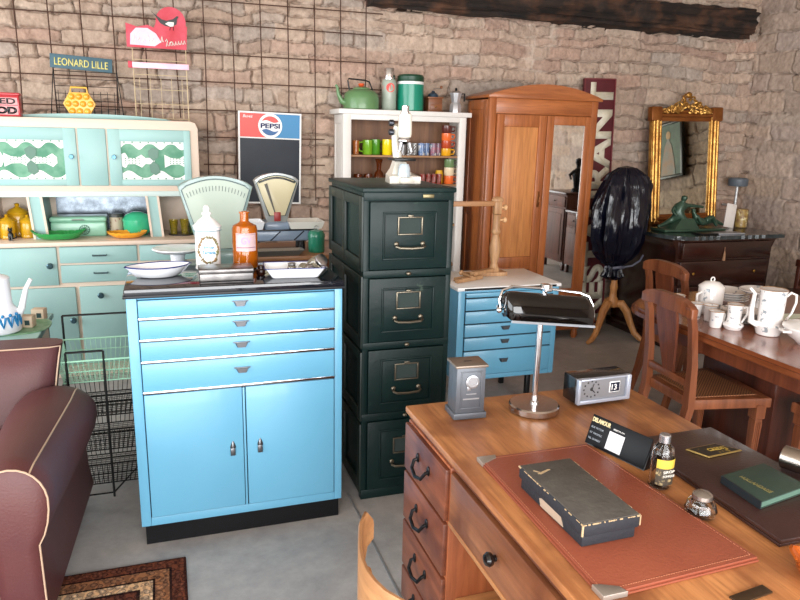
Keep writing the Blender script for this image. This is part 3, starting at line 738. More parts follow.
# ---- dark wooden piece at the right edge
t = thing('side_chair', 'dark wooden open-back chair standing against the right stone wall', 'chair', (4.88, 4.02, 0))
for y in (-.17, .17):
    MB().box(-.02, .02, y - .018, y + .018, 0, .66, .004).build('rear_leg', dwz, t)
    MB().box(-.38, -.345, y - .018, y + .018, 0, .41, .004).build('front_leg', dwz, t)
MB().box(-.025, .02, -.20, .20, .62, .68, .008).build('top_rail', dwz, t); MB().box(-.015, .01, -.17, .17, .47, .52, .005).build('middle_rail', dwz, t)
MB().box(-.40, .03, -.20, .20, .40, .44, .008).build('seat', dwz, t)

sbw = wood('sideboard_wood', (74, 38, 24), (112, 62, 40), 'z', .65, 5)
# ---- cabinets by the right wall, seen in the wardrobe mirror
for (y0, y1, h_, lab) in ((1.58, 2.06, .96, 'taller carved brown sideboard by the right wall, seen only in the wardrobe mirror'), (2.10, 2.44, .76, 'lower brown sideboard by the right wall, seen only in the wardrobe mirror')):
    t = thing('sideboard', lab, 'sideboard', (4.56, (y0 + y1) / 2, 0)); hw = (y1 - y0) / 2
    MB().box(.012, .44, -hw, hw, .10, h_ - .03, .004).build('carcass', sbw, t)
    MB().box(-.02, .45, -hw - .015, hw + .015, h_ - .03, h_, .008).build('top', dwz, t)
    for y in (-hw + .03, hw - .03):
        for x in (.04, .40): MB().box(x - .02, x + .02, y - .02, y + .02, 0, .1, .003).build('foot', dwz, t)
    d = MB().box(-.004, .014, -hw + .02, hw - .02, h_ - .18, h_ - .05, .005).build('drawer', sbw, t); MB().ball((-.012, 0, h_ - .115), .010, 10, 6).build('knob', dwz, d)
    d = MB().box(-.004, .014, -hw + .02, hw - .02, .13, h_ - .20, .005).build('door', sbw, t); MB().box(-.010, -.003, -hw + .07, hw - .07, .19, h_ - .26, .005).build('panel', sbw, d)
st = MB(); st.lathe([(.07, 0), (.07, .03), (.045, .05), (.055, .12), (.075, .2), (.06, .26), (.025, .29), (.03, .32), (.045, .35), (.04, .39), (.0, .41)], 20, sy=.7)
st.tube([(.05, 0, .25), (.10, -.02, .2), (.06, -.05, .15)], [.022, .018, .012]); st.tube([(-.05, 0, .25), (-.10, -.02, .2), (-.06, -.05, .15)], [.022, .018, .012])
tag(st.build('bust', pm('black_bronze', (20, 20, 22), .3, .5), loc=(4.76, 1.96, .96)), 'dark statuette on the taller sideboard, seen only in the wardrobe mirror', 'statuette')

# ---- writing desk
dtop = wood('desk_top_wood', (158, 98, 56), (196, 134, 82), 'y', .45, 8, coat=.1, blot=(126, 74, 42))
dfr = wood('desk_front_wood', (96, 50, 34), (134, 76, 50), 'y', .42, 5, coat=.12, blot=(76, 36, 28))
dfz = wood('desk_side_wood', (128, 66, 38), (170, 98, 58), 'z', .42, 5, coat=.15)
t = thing('writing_desk', 'worn wooden pedestal writing desk with black drawer pulls in the foreground', 'desk', (1.09, 1.165, 0))
# local: x -.405..+.405, y -.765..+.765
MB().box(-.405, .405, -.765, .765, .738, .76, .006).build('desktop', dtop, t)
md_ = MB(); md_.box(-.395, .395, -.755, .755, .722, .740, .006); md_.box(-.388, .388, -.748, .748, .712, .724, .004); md_.build('moulding', dfr, t)
for ya, yb in ((.415, .766), (-.766, -.415)):
    bx_ = MB(); bx_.box(-.390, .38, ya, yb, .07, .712, .003); bx_.box(-.365, .37, ya + .01, yb - .01, 0, .07); bx_.build('pedestal', dfz, t)
    for z0, z1 in ((.548, .705), (.372, .538), (.200, .362), (.075, .190)):
        d = MB().box(-.404, -.386, ya + .006, yb - .004, z0, z1, .004).build('drawer', dfr, t); zc = (z0 + z1) / 2 + .0; yc = (ya + yb) / 2
        h = MB(); h.xf(T(-.015, 0, 0)); h.tube([(-.389, yc + .045, zc + .012), (-.402, yc + .047, zc + .008), (-.412, yc + .038, zc - .012), (-.415, yc, zc - .022), (-.412, yc - .038, zc - .012), (-.402, yc - .047, zc + .008), (-.389, yc - .045, zc + .012)], .0055, 8)
        for yy in (-.045, .045): h.ball((-.391, yc + yy, zc + .014), (.005, .010, .016), 10, 6)
        h.build('bail_handle', pm('black_iron', (18, 17, 20), .35, .4), d)
d = MB().box(-.396, -.37, -.405, .405, .545, .705, .004).build('centre_drawer', wood('drawer_front_wood', (124, 74, 46), (166, 108, 70), 'y', .42, 5, coat=.1, blot=(104, 58, 38)), t)
MB().box(-.398, -.37, -.405, .405, .545, .560, .003).build('lower_bead', wood('light_bead', (168, 112, 68), (196, 140, 90), 'y', .4), d)
k = MB(); k.xf(T(-.396, .12, .628) @ Ry(-90)); k.lathe([(.008, 0), (.008, .006), (.016, .012), (.018, .020), (.013, .028), (.004, .031)], 20); k.build('knob', pm('black_knob', (16, 14, 16), .2, coat=.4), d)
MB().box(-.37, .37, -.41, .41, .55, .712).build('drawer_box', dfz, t)
MB().box(.36, .38, -.42, .42, .1, .55).build('modesty_panel', dfz, t)
MB().box(-.36, .30, -.415, .415, .27, .298, .003).build('footboard', wood('pale_board', (176, 122, 74), (206, 152, 98), 'x', .45, 4), t)

# ---- light bentwood chair, only the back rail in frame
blond = wood('blond_wood', (152, 106, 68), (184, 136, 92), 'y', .4, 4)
t = thing('bentwood_chair', 'light wooden chair with curved back rail at the bottom edge before the desk', 'chair', (.385, 1.06, 0), 0)
RC = [(.392, 1.300), (.374, 1.292), (.353, 1.255), (.340, 1.209), (.329, 1.168), (.323, 1.132), (.322, 1.093), (.327, 1.06), (.337, 1.027), (.354, .999), (.373, .971), (.40, .945), (.44, .925)]
secs = []
for i, (x, y) in enumerate(RC):
    a_, b_3 = RC[max(0, i - 1)], RC[min(len(RC) - 1, i + 1)]; dx_, dy_ = b_3[0] - a_[0], b_3[1] - a_[1]; l_ = math.hypot(dx_, dy_); nx_, ny_ = -dy_ / l_, dx_ / l_
    hh = .13 * min(1, .35 + i * .3) * (1 if i < 9 else 1 - (i - 8) * .12); tk = .0055; zt = .80 if i else .775
    secs.append([(x - .385 + nx_ * q * tk, y - 1.06 + ny_ * q * tk, z_) for q, z_ in ((-1, zt - hh), (1, zt - hh), (1, zt - .01), (.5, zt), (-.5, zt), (-1, zt - .01))])
MB().loft(secs).build('back_rail', blond, t, smooth=60)
for s_ in (-1, 1):
    MB().tube([(-.03, .08 + s_ * .14, 0), (-.0, .08 + s_ * .13, .25), (.02, .08 + s_ * .12, .45), (-.01, .08 + s_ * .10, .62), (-.026 if s_ > 0 else -.022, .08 + s_ * .09, .70)], [.012, .015, .016, .013, .011], 10).build('rear_leg', blond, t)
    MB().tube([(.37, s_ * .19, 0), (.345, s_ * .17, .43)], [.012, .016], 10).build('front_leg', blond, t)
MB().prism([(x * .21 + .17, y * .21) for x, y in oval(1, .0, 1, 3)], 'z', .43, .455, .006).build('seat', blond, t)

# ---- leather club armchair
leather = pm('brown_leather', (90, 50, 48), .5, var=(80, 42, 44), vscale=3, bump=.12, bscale=150, wear=(104, 66, 58), wscale=5, wthr=.70)
piping = pm('cream_piping', (184, 156, 132), .7)
t = thing('armchair', 'brown leather club armchair with cream piping at the left edge', 'armchair', (-.86, 2.55, 0))
def arm(sx):
    """sx=+1 is the arm on the right of the picture; outer side at +x"""
    secs = []; N_ = 24; pipes = [[], []]
    for i in range(N_ + 1):
        v_ = i / N_; y = -.45 + .92 * v_
        top = .628 - .035 * v_ - .03 * max(0, v_ - .8) / .2
        ro = .106 + .045 * min(1, v_ * 1.5)
        if i == 0: ro *= .93; top -= .012
        if i >= N_ - 3: q_ = (i - N_ + 4) / 4; ro *= 1 - .3 * q_ * q_; top -= .06 * q_ * q_
        cx = .375 + .02 * v_
        sec = []
        for a in range(-50, 231, 14):
            sec.append((sx * (cx + ro * math.cos(R(a))), y, top - .115 + .115 * math.sin(R(a)) * (1 if a > 0 and a < 180 else 1.6)))
        sec.append((sx * (cx - .06), y, .10)); sec.insert(0, (sx * (cx + .066 + .03 * v_), y, .08))
        if sx < 0: pass
        secs.append(sec)
        a = R(56); pipes[0].append((sx * (cx + (ro + .001) * math.cos(a)), y, top - .115 + (.115 + .001) * math.sin(a)))
    A = MB().loft(secs).build('arm', leather, t, smooth=50)
    P = MB(); P.tube(pipes[0][:-1], .0028, 6)
    f0 = [(x, y - .003, z) for x, y, z in secs[0]]
    P.tube(f0, .0032, 6); P.build('piping', piping, A)
    fp = MB(); fp.loft([[(sx * .375 + (x - sx * .375) * q, y - dy, .35 + (z - .35) * q) for x, y, z in secs[0]] for q, dy in ((1, 0), (.9, .012), (.5, .02))]); fp.build('front_panel', leather, A, smooth=50)
arm(1); arm(-1)
bs = []
for i in range(13):
    u_ = i / 12; z = .25 + .48 * u_; y0 = .26 + .12 * u_; q = .0 if u_ < .85 else (u_ - .85) / .15
    hw = .375 + .045 * u_ ** 2
    sec = []
    for k in range(20):
        a = 2 * PI * k / 20; c_, s_ = math.cos(a), math.sin(a)
        sec.append((hw * math.copysign(abs(c_) ** .35, c_), y0 + .10 + (.105 - .03 * q) * math.copysign(abs(s_) ** .7, s_), z))
    bs.append(sec)
BK = MB().loft(bs).build('backrest', leather, t, smooth=50)
MB().tube([(.373 + .045 * (i / 12) ** 2, .26 + .12 * i / 12 + .035, .25 + .48 * i / 12) for i in range(13)] + [(x, .395, .732) for x in (.38, .2, 0, -.2, -.38)], .003, 6).build('piping', piping, BK)
MB().box(-.285, .285, -.44, .32, .08, .34, .03).build('base', leather, t)
MB().box(-.275, .275, -.45, .28, .33, .46, .05, 4).build('seat_cushion', leather, t)
for x in (-.36, .36):
    for y in (-.38, .40): MB().cyl((x, y, 0), .025, .085).build('foot', dwz, t)

# ---- oriental rug
m, nt, b = new_mat('oriental_rug'); N = nt.nodes; L = nt.links
tc = N.new('ShaderNodeTexCoord'); sp = N.new('ShaderNodeSeparateXYZ'); L.new(tc.outputs['Object'], sp.inputs[0])
def mth(op, a, bb=None, c=None):
    n = N.new('ShaderNodeMath'); n.operation = op
    for i, q in enumerate((a, bb, c)):
        if q is None: continue
        if isinstance(q, (int, float)): n.inputs[i].default_value = q
        else: L.new(q, n.inputs[i])
    return n.outputs[0]
RW, RL = .70, .55     # half sizes
dx = mth('SUBTRACT', RW, mth('ABSOLUTE', sp.outputs[0])); dy = mth('SUBTRACT', RL, mth('ABSOLUTE', sp.outputs[1]))
dd = mth('MINIMUM', dx, dy)
ramp = N.new('ShaderNodeValToRGB'); ramp.color_ramp.interpolation = 'CONSTANT'; L.new(mth('DIVIDE', dd, .30), ramp.inputs['Fac'])
els = [(0, (60, 34, 28)), (.03, (92, 54, 42)), (.17, (44, 28, 26)), (.20, (128, 92, 70)), (.36, (40, 26, 24)), (.39, (182, 158, 132)), (.53, (44, 28, 26)), (.57, (86, 52, 44))]
ramp.color_ramp.elements[0].color = lin(els[0][1]); ramp.color_ramp.elements[1].position = els[1][0]; ramp.color_ramp.elements[1].color = lin(els[1][1])
for p_, c_ in els[2:]: q = ramp.color_ramp.elements.new(p_); q.color = lin(c_)
vo = N.new('ShaderNodeTexVoronoi'); vo.inputs['Scale'].default_value = 44; L.new(tc.outputs['Object'], vo.inputs['Vector'])
r3 = N.new('ShaderNodeValToRGB'); r3.color_ramp.interpolation = 'CONSTANT'
r3.color_ramp.elements[0].color = (1.8, 1.7, 1.45, 1); r3.color_ramp.elements[1].position = .22; r3.color_ramp.elements[1].color = (1, 1, 1, 1)
q = r3.color_ramp.elements.new(.42); q.color = (.45, .42, .42, 1); q = r3.color_ramp.elements.new(.55); q.color = (1.25, 1.1, .9, 1)
L.new(vo.outputs['Distance'], r3.inputs['Fac']); 
wv = N.new('ShaderNodeTexWave'); wv.inputs['Scale'].default_value = 9; wv.inputs['Distortion'].default_value = 9; wv.inputs['Detail Scale'].default_value = 3; L.new(tc.outputs['Object'], wv.inputs['Vector'])
r4 = N.new('ShaderNodeValToRGB'); r4.color_ramp.interpolation = 'CONSTANT'; r4.color_ramp.elements[0].color = (.7, .65, .65, 1); r4.color_ramp.elements[1].position = .5; r4.color_ramp.elements[1].color = (1.3, 1.2, 1.1, 1)
L.new(wv.outputs['Fac'], r4.inputs['Fac'])
mA = N.new('ShaderNodeMix'); mA.data_type = 'RGBA'; mA.blend_type = 'MULTIPLY'; mA.inputs[0].default_value = .85; L.new(ramp.outputs[0], mA.inputs[6]); L.new(r3.outputs[0], mA.inputs[7])
mB = N.new('ShaderNodeMix'); mB.data_type = 'RGBA'; mB.blend_type = 'MULTIPLY'; mB.inputs[0].default_value = .8; L.new(mA.outputs[2], mB.inputs[6]); L.new(r4.outputs[0], mB.inputs[7])
L.new(mB.outputs[2], b.inputs['Base Color']); b.inputs['Roughness'].default_value = .95; b.inputs['Specular IOR Level'].default_value = .1
tag(MB().box(-.70, .70, -.55, .55, 0, .008, .003).build('rug', m, smooth=0), 'small patterned oriental rug on the concrete at the bottom left', 'rug', (-.703, 1.906, 0))

# ---- tiered wire rack
wire = pm('black_wire', (22, 24, 24), .4, .5); gwire = pm('pale_green_wire', (150, 196, 168), .4)
t = thing('wire_rack', 'black wire rack of stacked baskets between armchair and blue cabinet', 'rack', (-.335, 3.02, 0))
fr = MB()
for x, y, h_ in ((-.10, 0, .68), (.045, 0, .68)): fr.tube([(x, y, 0), (x, y, h_)], .005, 6)
fr.tube([(-.10, 0, .68), (.045, 0, .68)], .005, 6)
for x in (-.15, .19): fr.tube([(x, .36, 0), (x, .36, .75)], .005, 6)
fr.tube([(-.15, .36, .75), (.19, .36, .75)], .005, 6)
fr.tube([(-.10, 0, .02), (-.15, .36, .02), (.19, .36, .02), (.045, 0, .02)], .004, 6, closed=True)
fr.build('frame', wire, t)
for i, z in enumerate((.06, .22, .38, .54)):
    bk = MB(); zt = z + .10
    def quad(zz, k): return [(-.14 + k, .0 + k, zz), (.17 - k, .0 + k, zz), (.185 - k, .34 - k, zz), (-.15 + k, .34 - k, zz)]
    bk.tube(quad(zt, 0), .004, 6, closed=True); bk.tube(quad(z, .02), .003, 6, closed=True); bk.tube(quad(z + .05, .01), .002, 5, closed=True)
    A, B = quad(zt, 0), quad(z, .02)
    for k in range(4):
        a0, a1, b0, b1 = Vector(A[k]), Vector(A[(k + 1) % 4]), Vector(B[k]), Vector(B[(k + 1) % 4])
        for q in range(1, 15): bk.tube([a0.lerp(a1, q / 15), b0.lerp(b1, q / 15)], .0015, 4)
    for q in range(1, 14):
        bk.tube([Vector(B[0]).lerp(Vector(B[1]), q / 14), Vector(B[3]).lerp(Vector(B[2]), q / 14)], .0014, 4)
        bk.tube([Vector(B[0]).lerp(Vector(B[3]), q / 14), Vector(B[1]).lerp(Vector(B[2]), q / 14)], .0014, 4)
    bk.build('basket', gwire if i == 3 else wire, t)

# ---- small side table with coffee pot
t = thing('side_table', 'small side table with pale blue-green top and steel edge, left edge', 'table', (-.85, 3.64, 0))
MB().box(-.25, .25, -.24, .24, .63, .645, .003).build('tabletop', pm('seafoam_laminate', (158, 196, 190), .25, coat=.3), t)
MB().box(-.254, .254, -.244, .244, .618, .640, .003).build('metal_edge', pm('dark_teal_edge', (70, 96, 96), .3, .6), t)
MB().box(-.23, .23, -.22, .22, .50, .618, .003).build('drawer_box', pm('cream_pink_paint', (206, 184, 166), .5), t)
for x in (-.22, .22):
    for y in (-.21, .21): MB().tube([(x, y, 0), (x, y, .62)], .012, 8).build('leg', wire, t)

# ================================================================== THINGS ON THE WALL
rust = pm('rusty_iron', (74, 48, 36), .75, .2)
gm = MB()
for i in range(15):
    x = -1.21 + i * .1885; gm.tube([(x + .012 * math.sin(i * 2.1), 5.085, 1.1 if x > .25 and x < 1.12 else (1.67 if x < .3 else 1.78)), (x, 5.08 + .004 * math.sin(i), 2.0), (x - .006, 5.085, 2.95)], .0042, 5)
for i, z in enumerate((1.36, 1.545, 1.728, 1.912, 2.097, 2.288, 2.437, 2.62)):
    if z < 1.7: gm.tube([(.26, 5.076, z), (1.12, 5.076, z)], .0042, 5); continue
    gm.tube([(-1.3, 5.076, z + .002), (0, 5.078, z + .006 * math.sin(i * 3)), (1.55 if z > 1.75 else 1.12, 5.076, z - .002)], .0042, 5)
tag(gm.build('wire_mesh_panel', rust), 'rusty reinforcing mesh grid hanging flat against the back stone wall', 'wire mesh')

def rack_easel(t, x0, x1, ztop, zbot, mat, y=5.0, n=6, vertical=8, splay=.0):
    f_ = MB()
    for s_, x in ((-1, x0), (1, x1)):
        f_.tube([(x, y + .03, ztop), (x + s_ * splay, y - .02, zbot)], .003, 5); f_.tube([(x, y + .03, ztop), (x, y + .06, zbot)], .0025, 5)
    for k in range(n):
        z = zbot + .02 + (ztop - zbot - .04) * k / (n - 1); f_.tube([(x0, y + .02, z), (x1, y + .02, z)], .0022, 5)
    for k in range(vertical):
        x = x0 + (x1 - x0) * (k + .5) / vertical; f_.tube([(x, y, zbot + .02), (x, y, zbot + (ztop - zbot) * .55)], .0018, 5)
        f_.tube([(x, y, zbot + .02), (x, y - .05, zbot + .02), (x, y - .055, zbot + .06)], .0018, 5)
    f_.build('wire_frame', mat, t)
t = thing('display_rack', 'black wire display rack headed by a slate blue sign with yellow capitals', 'display rack', (-.465, 4.98, 1.645))
rack_easel(t, -.17, .20, .31, .0, wire, 0, 7, 9, .03)
sb = MB(); sb.xf(T(0, 0, .34) @ Ry(3.0)); sb.box(-.18, .18, -.012, .0, -.042, .042, .002); sb = sb.build('sign_board', pm('slate_blue_paint', (54, 84, 98), .6, var=(66, 96, 106), vscale=12), t)
text('lettering', 'LEONARD LILLE', .31, .045, pm('pale_yellow_letters', (206, 196, 116), .6), sb, (0.0, -.0135, .338), (PI / 2, R(3.0), 0), bold=.012)
t = thing('display_rack', 'pale wire display rack with a red and pink bird sign on top', 'display rack', (0.0, 4.98, 1.64))
rack_easel(t, -.16, .17, .50, .0, pm('cream_wire', (196, 176, 140), .5), 0, 6, 5, .0)
redm = pm('faded_red', (180, 36, 50), .55, var=(200, 76, 94), vscale=8); pinkm = pm('faded_pink', (238, 176, 196), .5, var=(246, 206, 220), vscale=10)
shape = [(-.19, .46), (.175, .46), (.185, .60)] + [(.085 + .093 * math.cos(R(a)), .625 + .093 * math.sin(R(a))) for a in range(-10, 200, 15)] + [(-.02, .585), (-.06, .60), (-.12, .585), (-.19, .605)]
sb = MB().prism(shape, 'y', -.012, .0, .0).build('header_board', redm, t)
MB().prism([(-.17, .475), (-.02, .472), (.02, .50), (-.01, .55), (-.06, .58), (-.13, .578), (-.165, .54)], 'y', -.0145, -.010).build('pink_panel', pinkm, sb)
bd = MB(); bd.prism([(-.035, .685), (.03, .638), (.06, .632), (.10, .645), (.125, .665), (.135, .66), (.125, .645), (.12, .615), (.09, .595), (.05, .60), (.02, .615), (-.01, .66)], 'y', -.0155, -.011)
bd.tube([(.085, -.013, .60), (.075, -.013, .575)], .002, 4); bd.tube([(.10, -.013, .60), (.098, -.013, .575)], .002, 4); bd.build('bird_silhouette', black_plastic, sb)
MB().prism([(.05, .613), (.07, .625), (.105, .625), (.10, .60), (.08, .597)], 'y', -.0165, -.012).build('bird_breast', paper, sb)
st_ = MB()
for i in range(9): st_.tube([(-.15 + i * .028, -.0155, .495 + .01 * (i % 2)), (-.142 + i * .028, -.0155, .535 - .014 * (i % 3)), (-.136 + i * .028, -.0155, .50)], .0028, 4)
for i in range(7): st_.tube([(.05 + i * .018, -.0145, .475 + .003 * i), (.056 + i * .018, -.0145, .50 + .003 * i), (.062 + i * .018, -.0145, .478 + .003 * i)], .0025, 4)
st_.build('script_marks', paper, sb)
MB().box(-.19, .185, -.012, .0, .335, .37, .002).build('price_strip', pinkm, t)
MB().box(-.19, -.165, -.014, -.001, .333, .375, .002).build('strip_end', redm, t)

# chalkboard with soft drink header
t = thing('chalkboard', 'black chalkboard with red and blue soft drink header hanging on the stone wall', 'chalkboard', (.71, 5.05, 1.09)); t.rotation_euler = (0, R(1.2), 0)
MB().box(-.215, .215, 0, .012, 0, .63, .002).build('board', pm('slate_black', (40, 46, 54), .6, var=(48, 54, 62), vscale=4), t)
whp = pm('white_print', (232, 232, 230), .4)
f_ = MB()
for x0, x1, z0, z1 in ((-.222, -.21, 0, .636), (.21, .222, 0, .636), (-.222, .222, -.005, .007), (-.222, .222, .624, .636), (-.21, .21, .452, .462)): f_.box(x0, x1, -.006, .014, z0, z1, .002)
f_.build('frame', whp, t)
hd = MB().box(-.21, .0, -.003, .001, .462, .624).build('header_red', pm('header_red', (216, 70, 62), .4), t)
MB().box(.0, .21, -.003, .001, .462, .624).build('header_blue', pm('header_blue', (32, 120, 170), .4), t)
MB().prism([(.084 * math.cos(2 * PI * k / 36), .542 + .084 * math.sin(2 * PI * k / 36)) for k in range(36)], 'y', -.006, -.002).build('emblem_disc', whp, t)
def halfdisc(sg):
    P = [(.066 * math.cos(R(a)), .542 + sg * .066 * math.sin(R(a))) for a in range(28, 153, 6)]
    Q = [(-.058 + .116 * k / 14, .542 + sg * .030 + .008 * math.sin(PI * 2 * k / 14) * 1) for k in range(15)]
    return P + Q
MB().prism(halfdisc(1), 'y', -.008, -.005).build('emblem_top', pm('emblem_red', (214, 66, 58), .4), t)
MB().prism(halfdisc(-1), 'y', -.008, -.005).build('emblem_bottom', pm('emblem_blue', (20, 84, 140), .4), t)
text('lettering', 'PEPSI', .135, .034, pm('navy_print', (22, 40, 92), .4), t, (0, -.0085, .542), bold=.03)
text('lettering', 'Buvez', .07, .020, whp, t, (-.155, -.005, .603), shear=.3, bold=.02)

# ================================================================== ON THE DRESSER
def spin(name, prof, mat, loc, label=None, cat=None, parent=None, seg=24, group=None, **k):
    o = MB().lathe(prof, seg, **k).build(name, mat, parent, loc=loc)
    if label: tag(o, label, cat, group=group)
    return o
t = thing('storage_tin', 'red metal tin with black and white lettering on top of the dresser', 'tin', (-.905, 4.82, 1.646))
redt = pm('tin_red', (176, 30, 40), .35, coat=.3)
MB().box(-.11, .10, -.05, .03, 0, .125, .006).build('body', redt, t); MB().box(-.115, .105, -.055, .035, .12, .137, .005).build('lid', redt, t)
text('lettering', 'TED', .13, .032, black_plastic, t, (.015, -.0525, .088), bold=.03)
MB().box(-.10, .09, -.0515, -.0495, .068, .108).build('printed_band', pm('band_pink', (206, 150, 150), .5), t)
MB().box(-.10, .09, -.0515, -.0495, .010, .060).build('printed_band', pm('band_pink', (206, 150, 150), .5), t)
text('lettering', 'HOD', .16, .042, black_plastic, t, (.005, -.0525, .035), bold=.06)
ob = pm('amber_orange', (226, 150, 34), .25, var=(240, 176, 60), vscale=12, coat=.4)
t = thing('bottle_carrier', 'orange hexagonal honeycomb egg holder with handle standing on the dresser', 'egg holder', (-.49, 4.93, 1.655))
hp = MB(); hp.prism([(.095, .08), (.055, .15), (-.055, .15), (-.095, .08), (-.055, .008), (.055, .008)], 'y', -.018, .018, .005); hp.tube([(-.05, 0, .145), (-.045, 0, .18), (.045, 0, .18), (.05, 0, .145)], .006, 8); hp.build('plate', pm('pale_orange', (236, 184, 84), .3), t)
cu = MB()
for r_, n_ in ((-1, 3), (0, 4), (1, 3)):
    for k in range(n_): cu.ball(((k - (n_ - 1) / 2) * .043, -.02, .08 + r_ * .044), (.019, .014, .019), 14, 8)
cu.build('cups', ob, t)
# canisters
yel = pm('mustard_glaze', (206, 160, 22), .3, var=(188, 138, 14), vscale=20, coat=.4)
def canister(label, loc, s):
    t = thing('canister', label, 'canister', loc, 0, 'yellow canisters'); t.scale = (s, s, s)
    MB().lathe([(.040, 0), (.046, .006), (.046, .02), (.044, .024), (.046, .03), (.046, .095), (.044, .10), (.042, .104)], 24).build('jar', yel, t)
    MB().lathe([(.047, .104), (.048, .112), (.036, .124), (.014, .134), (.008, .140), (.012, .150), (.0, .156)], 24).build('lid', yel, t)
    return t
cn = canister('largest mustard yellow lidded canister at the back of the dresser niche', (-.915, 4.98, .902), 1.35)
dup(cn, (-.955, 4.84, .902), 0, 'middle-sized yellow lidded canister in front of the biggest one', None, (1.0, 1.0, 1.0))
dup(cn, (-.845, 4.87, .902), 0, 'yellow lidded canister at the right end of the yellow row, by the green basket', None, (.95, .95, .95))
dup(cn, (-1.05, 4.90, .902), 0, 'yellow lidded canister cut by the left edge of the photo', None, (1.15, 1.15, 1.15))
ct = MB(); ct.ball((0, 0, .028), (.016, .013, .028)); ct.ball((0, -.004, .064), .013); ct.tube([(-.008, 0, .07), (-.009, 0, .083)], [.005, .001], 6); ct.tube([(.008, 0, .07), (.009, 0, .083)], [.005, .001], 6); ct.tube([(.01, .01, .008), (.028, .008, .02), (.028, .006, .045)], .004, 6)
for x in (-.007, .007): ct.tube([(x, -.012, .03), (x, -.014, .002)], .005, 6)
tag(ct.build('cat_figurine', black_plastic, loc=(-.925, 4.755, .902)), 'tiny black seated cat figurine before the yellow canisters', 'figurine')
def basket(name, mat, label, loc, hx, hy, h_, wav):
    m_ = MB(); n = 40; secs = []
    for r_, z in ((.60, .004), (.68, .008), (.9, h_ * .6), (1.0, h_), (1.03, h_), (.95, h_ * .62), (.72, .014), (.60, .012)):
        secs.append([(hx * r_ * math.copysign(abs(math.cos(2 * PI * k / n)) ** .8, math.cos(2 * PI * k / n)), hy * r_ * math.sin(2 * PI * k / n), z + (wav * abs(math.cos(2 * PI * k / n)) ** 4 + .004 * math.sin(k * PI / 1.0 + .5) if z >= h_ * .6 else 0)) for k in range(n)])
    m_.loft(secs)
    for k in range(0, n, 1):
        a = 2 * PI * k / n; m_.tube([(hx * .72 * math.cos(a), hy * .72 * math.sin(a), .012), (hx * 1.0 * math.cos(a + .12), hy * 1.0 * math.sin(a + .12), h_ + wav * abs(math.cos(a)) ** 4)], .0022, 4)
    o = m_.build(name, mat, loc=loc); return tag(o, label, 'basket')
basket('fruit_basket', pm('green_plastic', (34, 146, 72), .25, coat=.4), 'green openwork plastic fruit basket on the dresser worktop', (-.655, 4.755, .902), .155, .085, .045, .018)
basket('fruit_basket', pm('orange_plastic', (232, 164, 44), .3, coat=.3), 'orange scalloped plastic basket on the dresser worktop', (-.255, 4.76, .902), .12, .08, .04, .004)
bb = pm('bread_bin_mint', (136, 188, 162), .3, coat=.3)
t = thing('bread_bin', 'mint green metal bread bin behind the green basket', 'bread bin', (-.55, 4.93, .902))
MB().box(-.165, .165, -.075, .09, 0, .095, .012, 3).build('body', bb, t); MB().box(-.17, .17, -.08, .095, .093, .128, .014, 3).build('lid', bb, t)
h = MB(); h.tube([(-.035, -.08, .105), (-.03, -.097, .112), (.03, -.097, .112), (.035, -.08, .105)], .004, 6); h.build('handle', steel, t)
h = MB()
for k in range(6): h.tube([(.035 + .03 * math.cos(R(30 * k)) * q, -.077, .045 + .03 * math.sin(R(30 * k)) * q) for q in (-1, 1)], .0018, 4)
h.tube([(.035 + .03 * math.cos(R(15 * k)), -.077, .045 + .03 * math.sin(R(15 * k))) for k in range(24)], .0022, 5, closed=True); h.build('emblem', pm('dark_green_print', (44, 90, 74), .5), t)
t = thing('tin_can', 'small floral patterned tin beside the green lidded pot', 'tin', (-.325, 4.92, .902))
MB().lathe([(.042, 0), (.042, .12)], 24).build('body', pm('floral_tin', (182, 170, 148), .5, wear=(120, 60, 50), wscale=45, wthr=.56), t); MB().lathe([(.044, .118), (.044, .138), (.042, .141)], 24).build('lid', pm('dark_lid', (56, 60, 58), .4), t)
t = thing('lidded_pot', 'bright jade green lidded enamel pot in the dresser niche', 'pot', (-.195, 4.90, .902))
jade = pm('jade_enamel', (60, 176, 130), .18, coat=.5)
MB().lathe([(.06, 0), (.085, .02), (.09, .05), (.09, .095)], 28).build('pot_body', jade, t); MB().lathe([(.093, .093), (.093, .103), (.07, .135), (.03, .152), (.0, .154)], 28).build('lid', jade, t)
MB().tube([(.089 * math.cos(2 * PI * k / 28), .089 * math.sin(2 * PI * k / 28), .098) for k in range(28)], .0035, 6, closed=True).build('rim', chrome, t)
# glasses in the right niche
gl = MB().lathe([(.022, 0), (.024, .05), (.030, .095), (.028, .095), (.022, .05), (.018, .006), (.0, .006)], 16, cap=False)
gl = tag(gl.build('drinking_glass', pm('yellow_glass', (214, 196, 60), .05, trans=.8), loc=(.035, 4.86, .908)), 'yellow tinted glass in the right niche of the dresser, left one', 'glass', group='yellow glasses in the dresser niche')
dup(gl, (.105, 4.87, .908), 0, 'yellow tinted glass in the right niche of the dresser, right one')
tag(MB().prism(arc(0, 0, .09, 0, 360, 28)[:-1], 'z', 0, .006).build('tray', black_plastic, loc=(.09, 4.87, .9025)), 'small round black tray under the yellow glasses in the dresser', 'tray')
t = thing('carafe', 'pale green glass carafe with curved handle in the right dresser niche', 'carafe', (.165, 4.93, .908))
MB().lathe([(.03, 0), (.035, .04), (.02, .12), (.015, .15), (.025, .17), (.022, .17), (.012, .15), (.0, .01)], 16, cap=False).build('glass_body', pm('green_glass', (150, 190, 130), .05, trans=.8), t)
MB().tube([(.02, 0, .15), (.05, 0, .14), (.05, 0, .08), (.03, 0, .05)], .005, 6).build('handle', pm('green_glass', (150, 190, 130), .05, trans=.8), t)

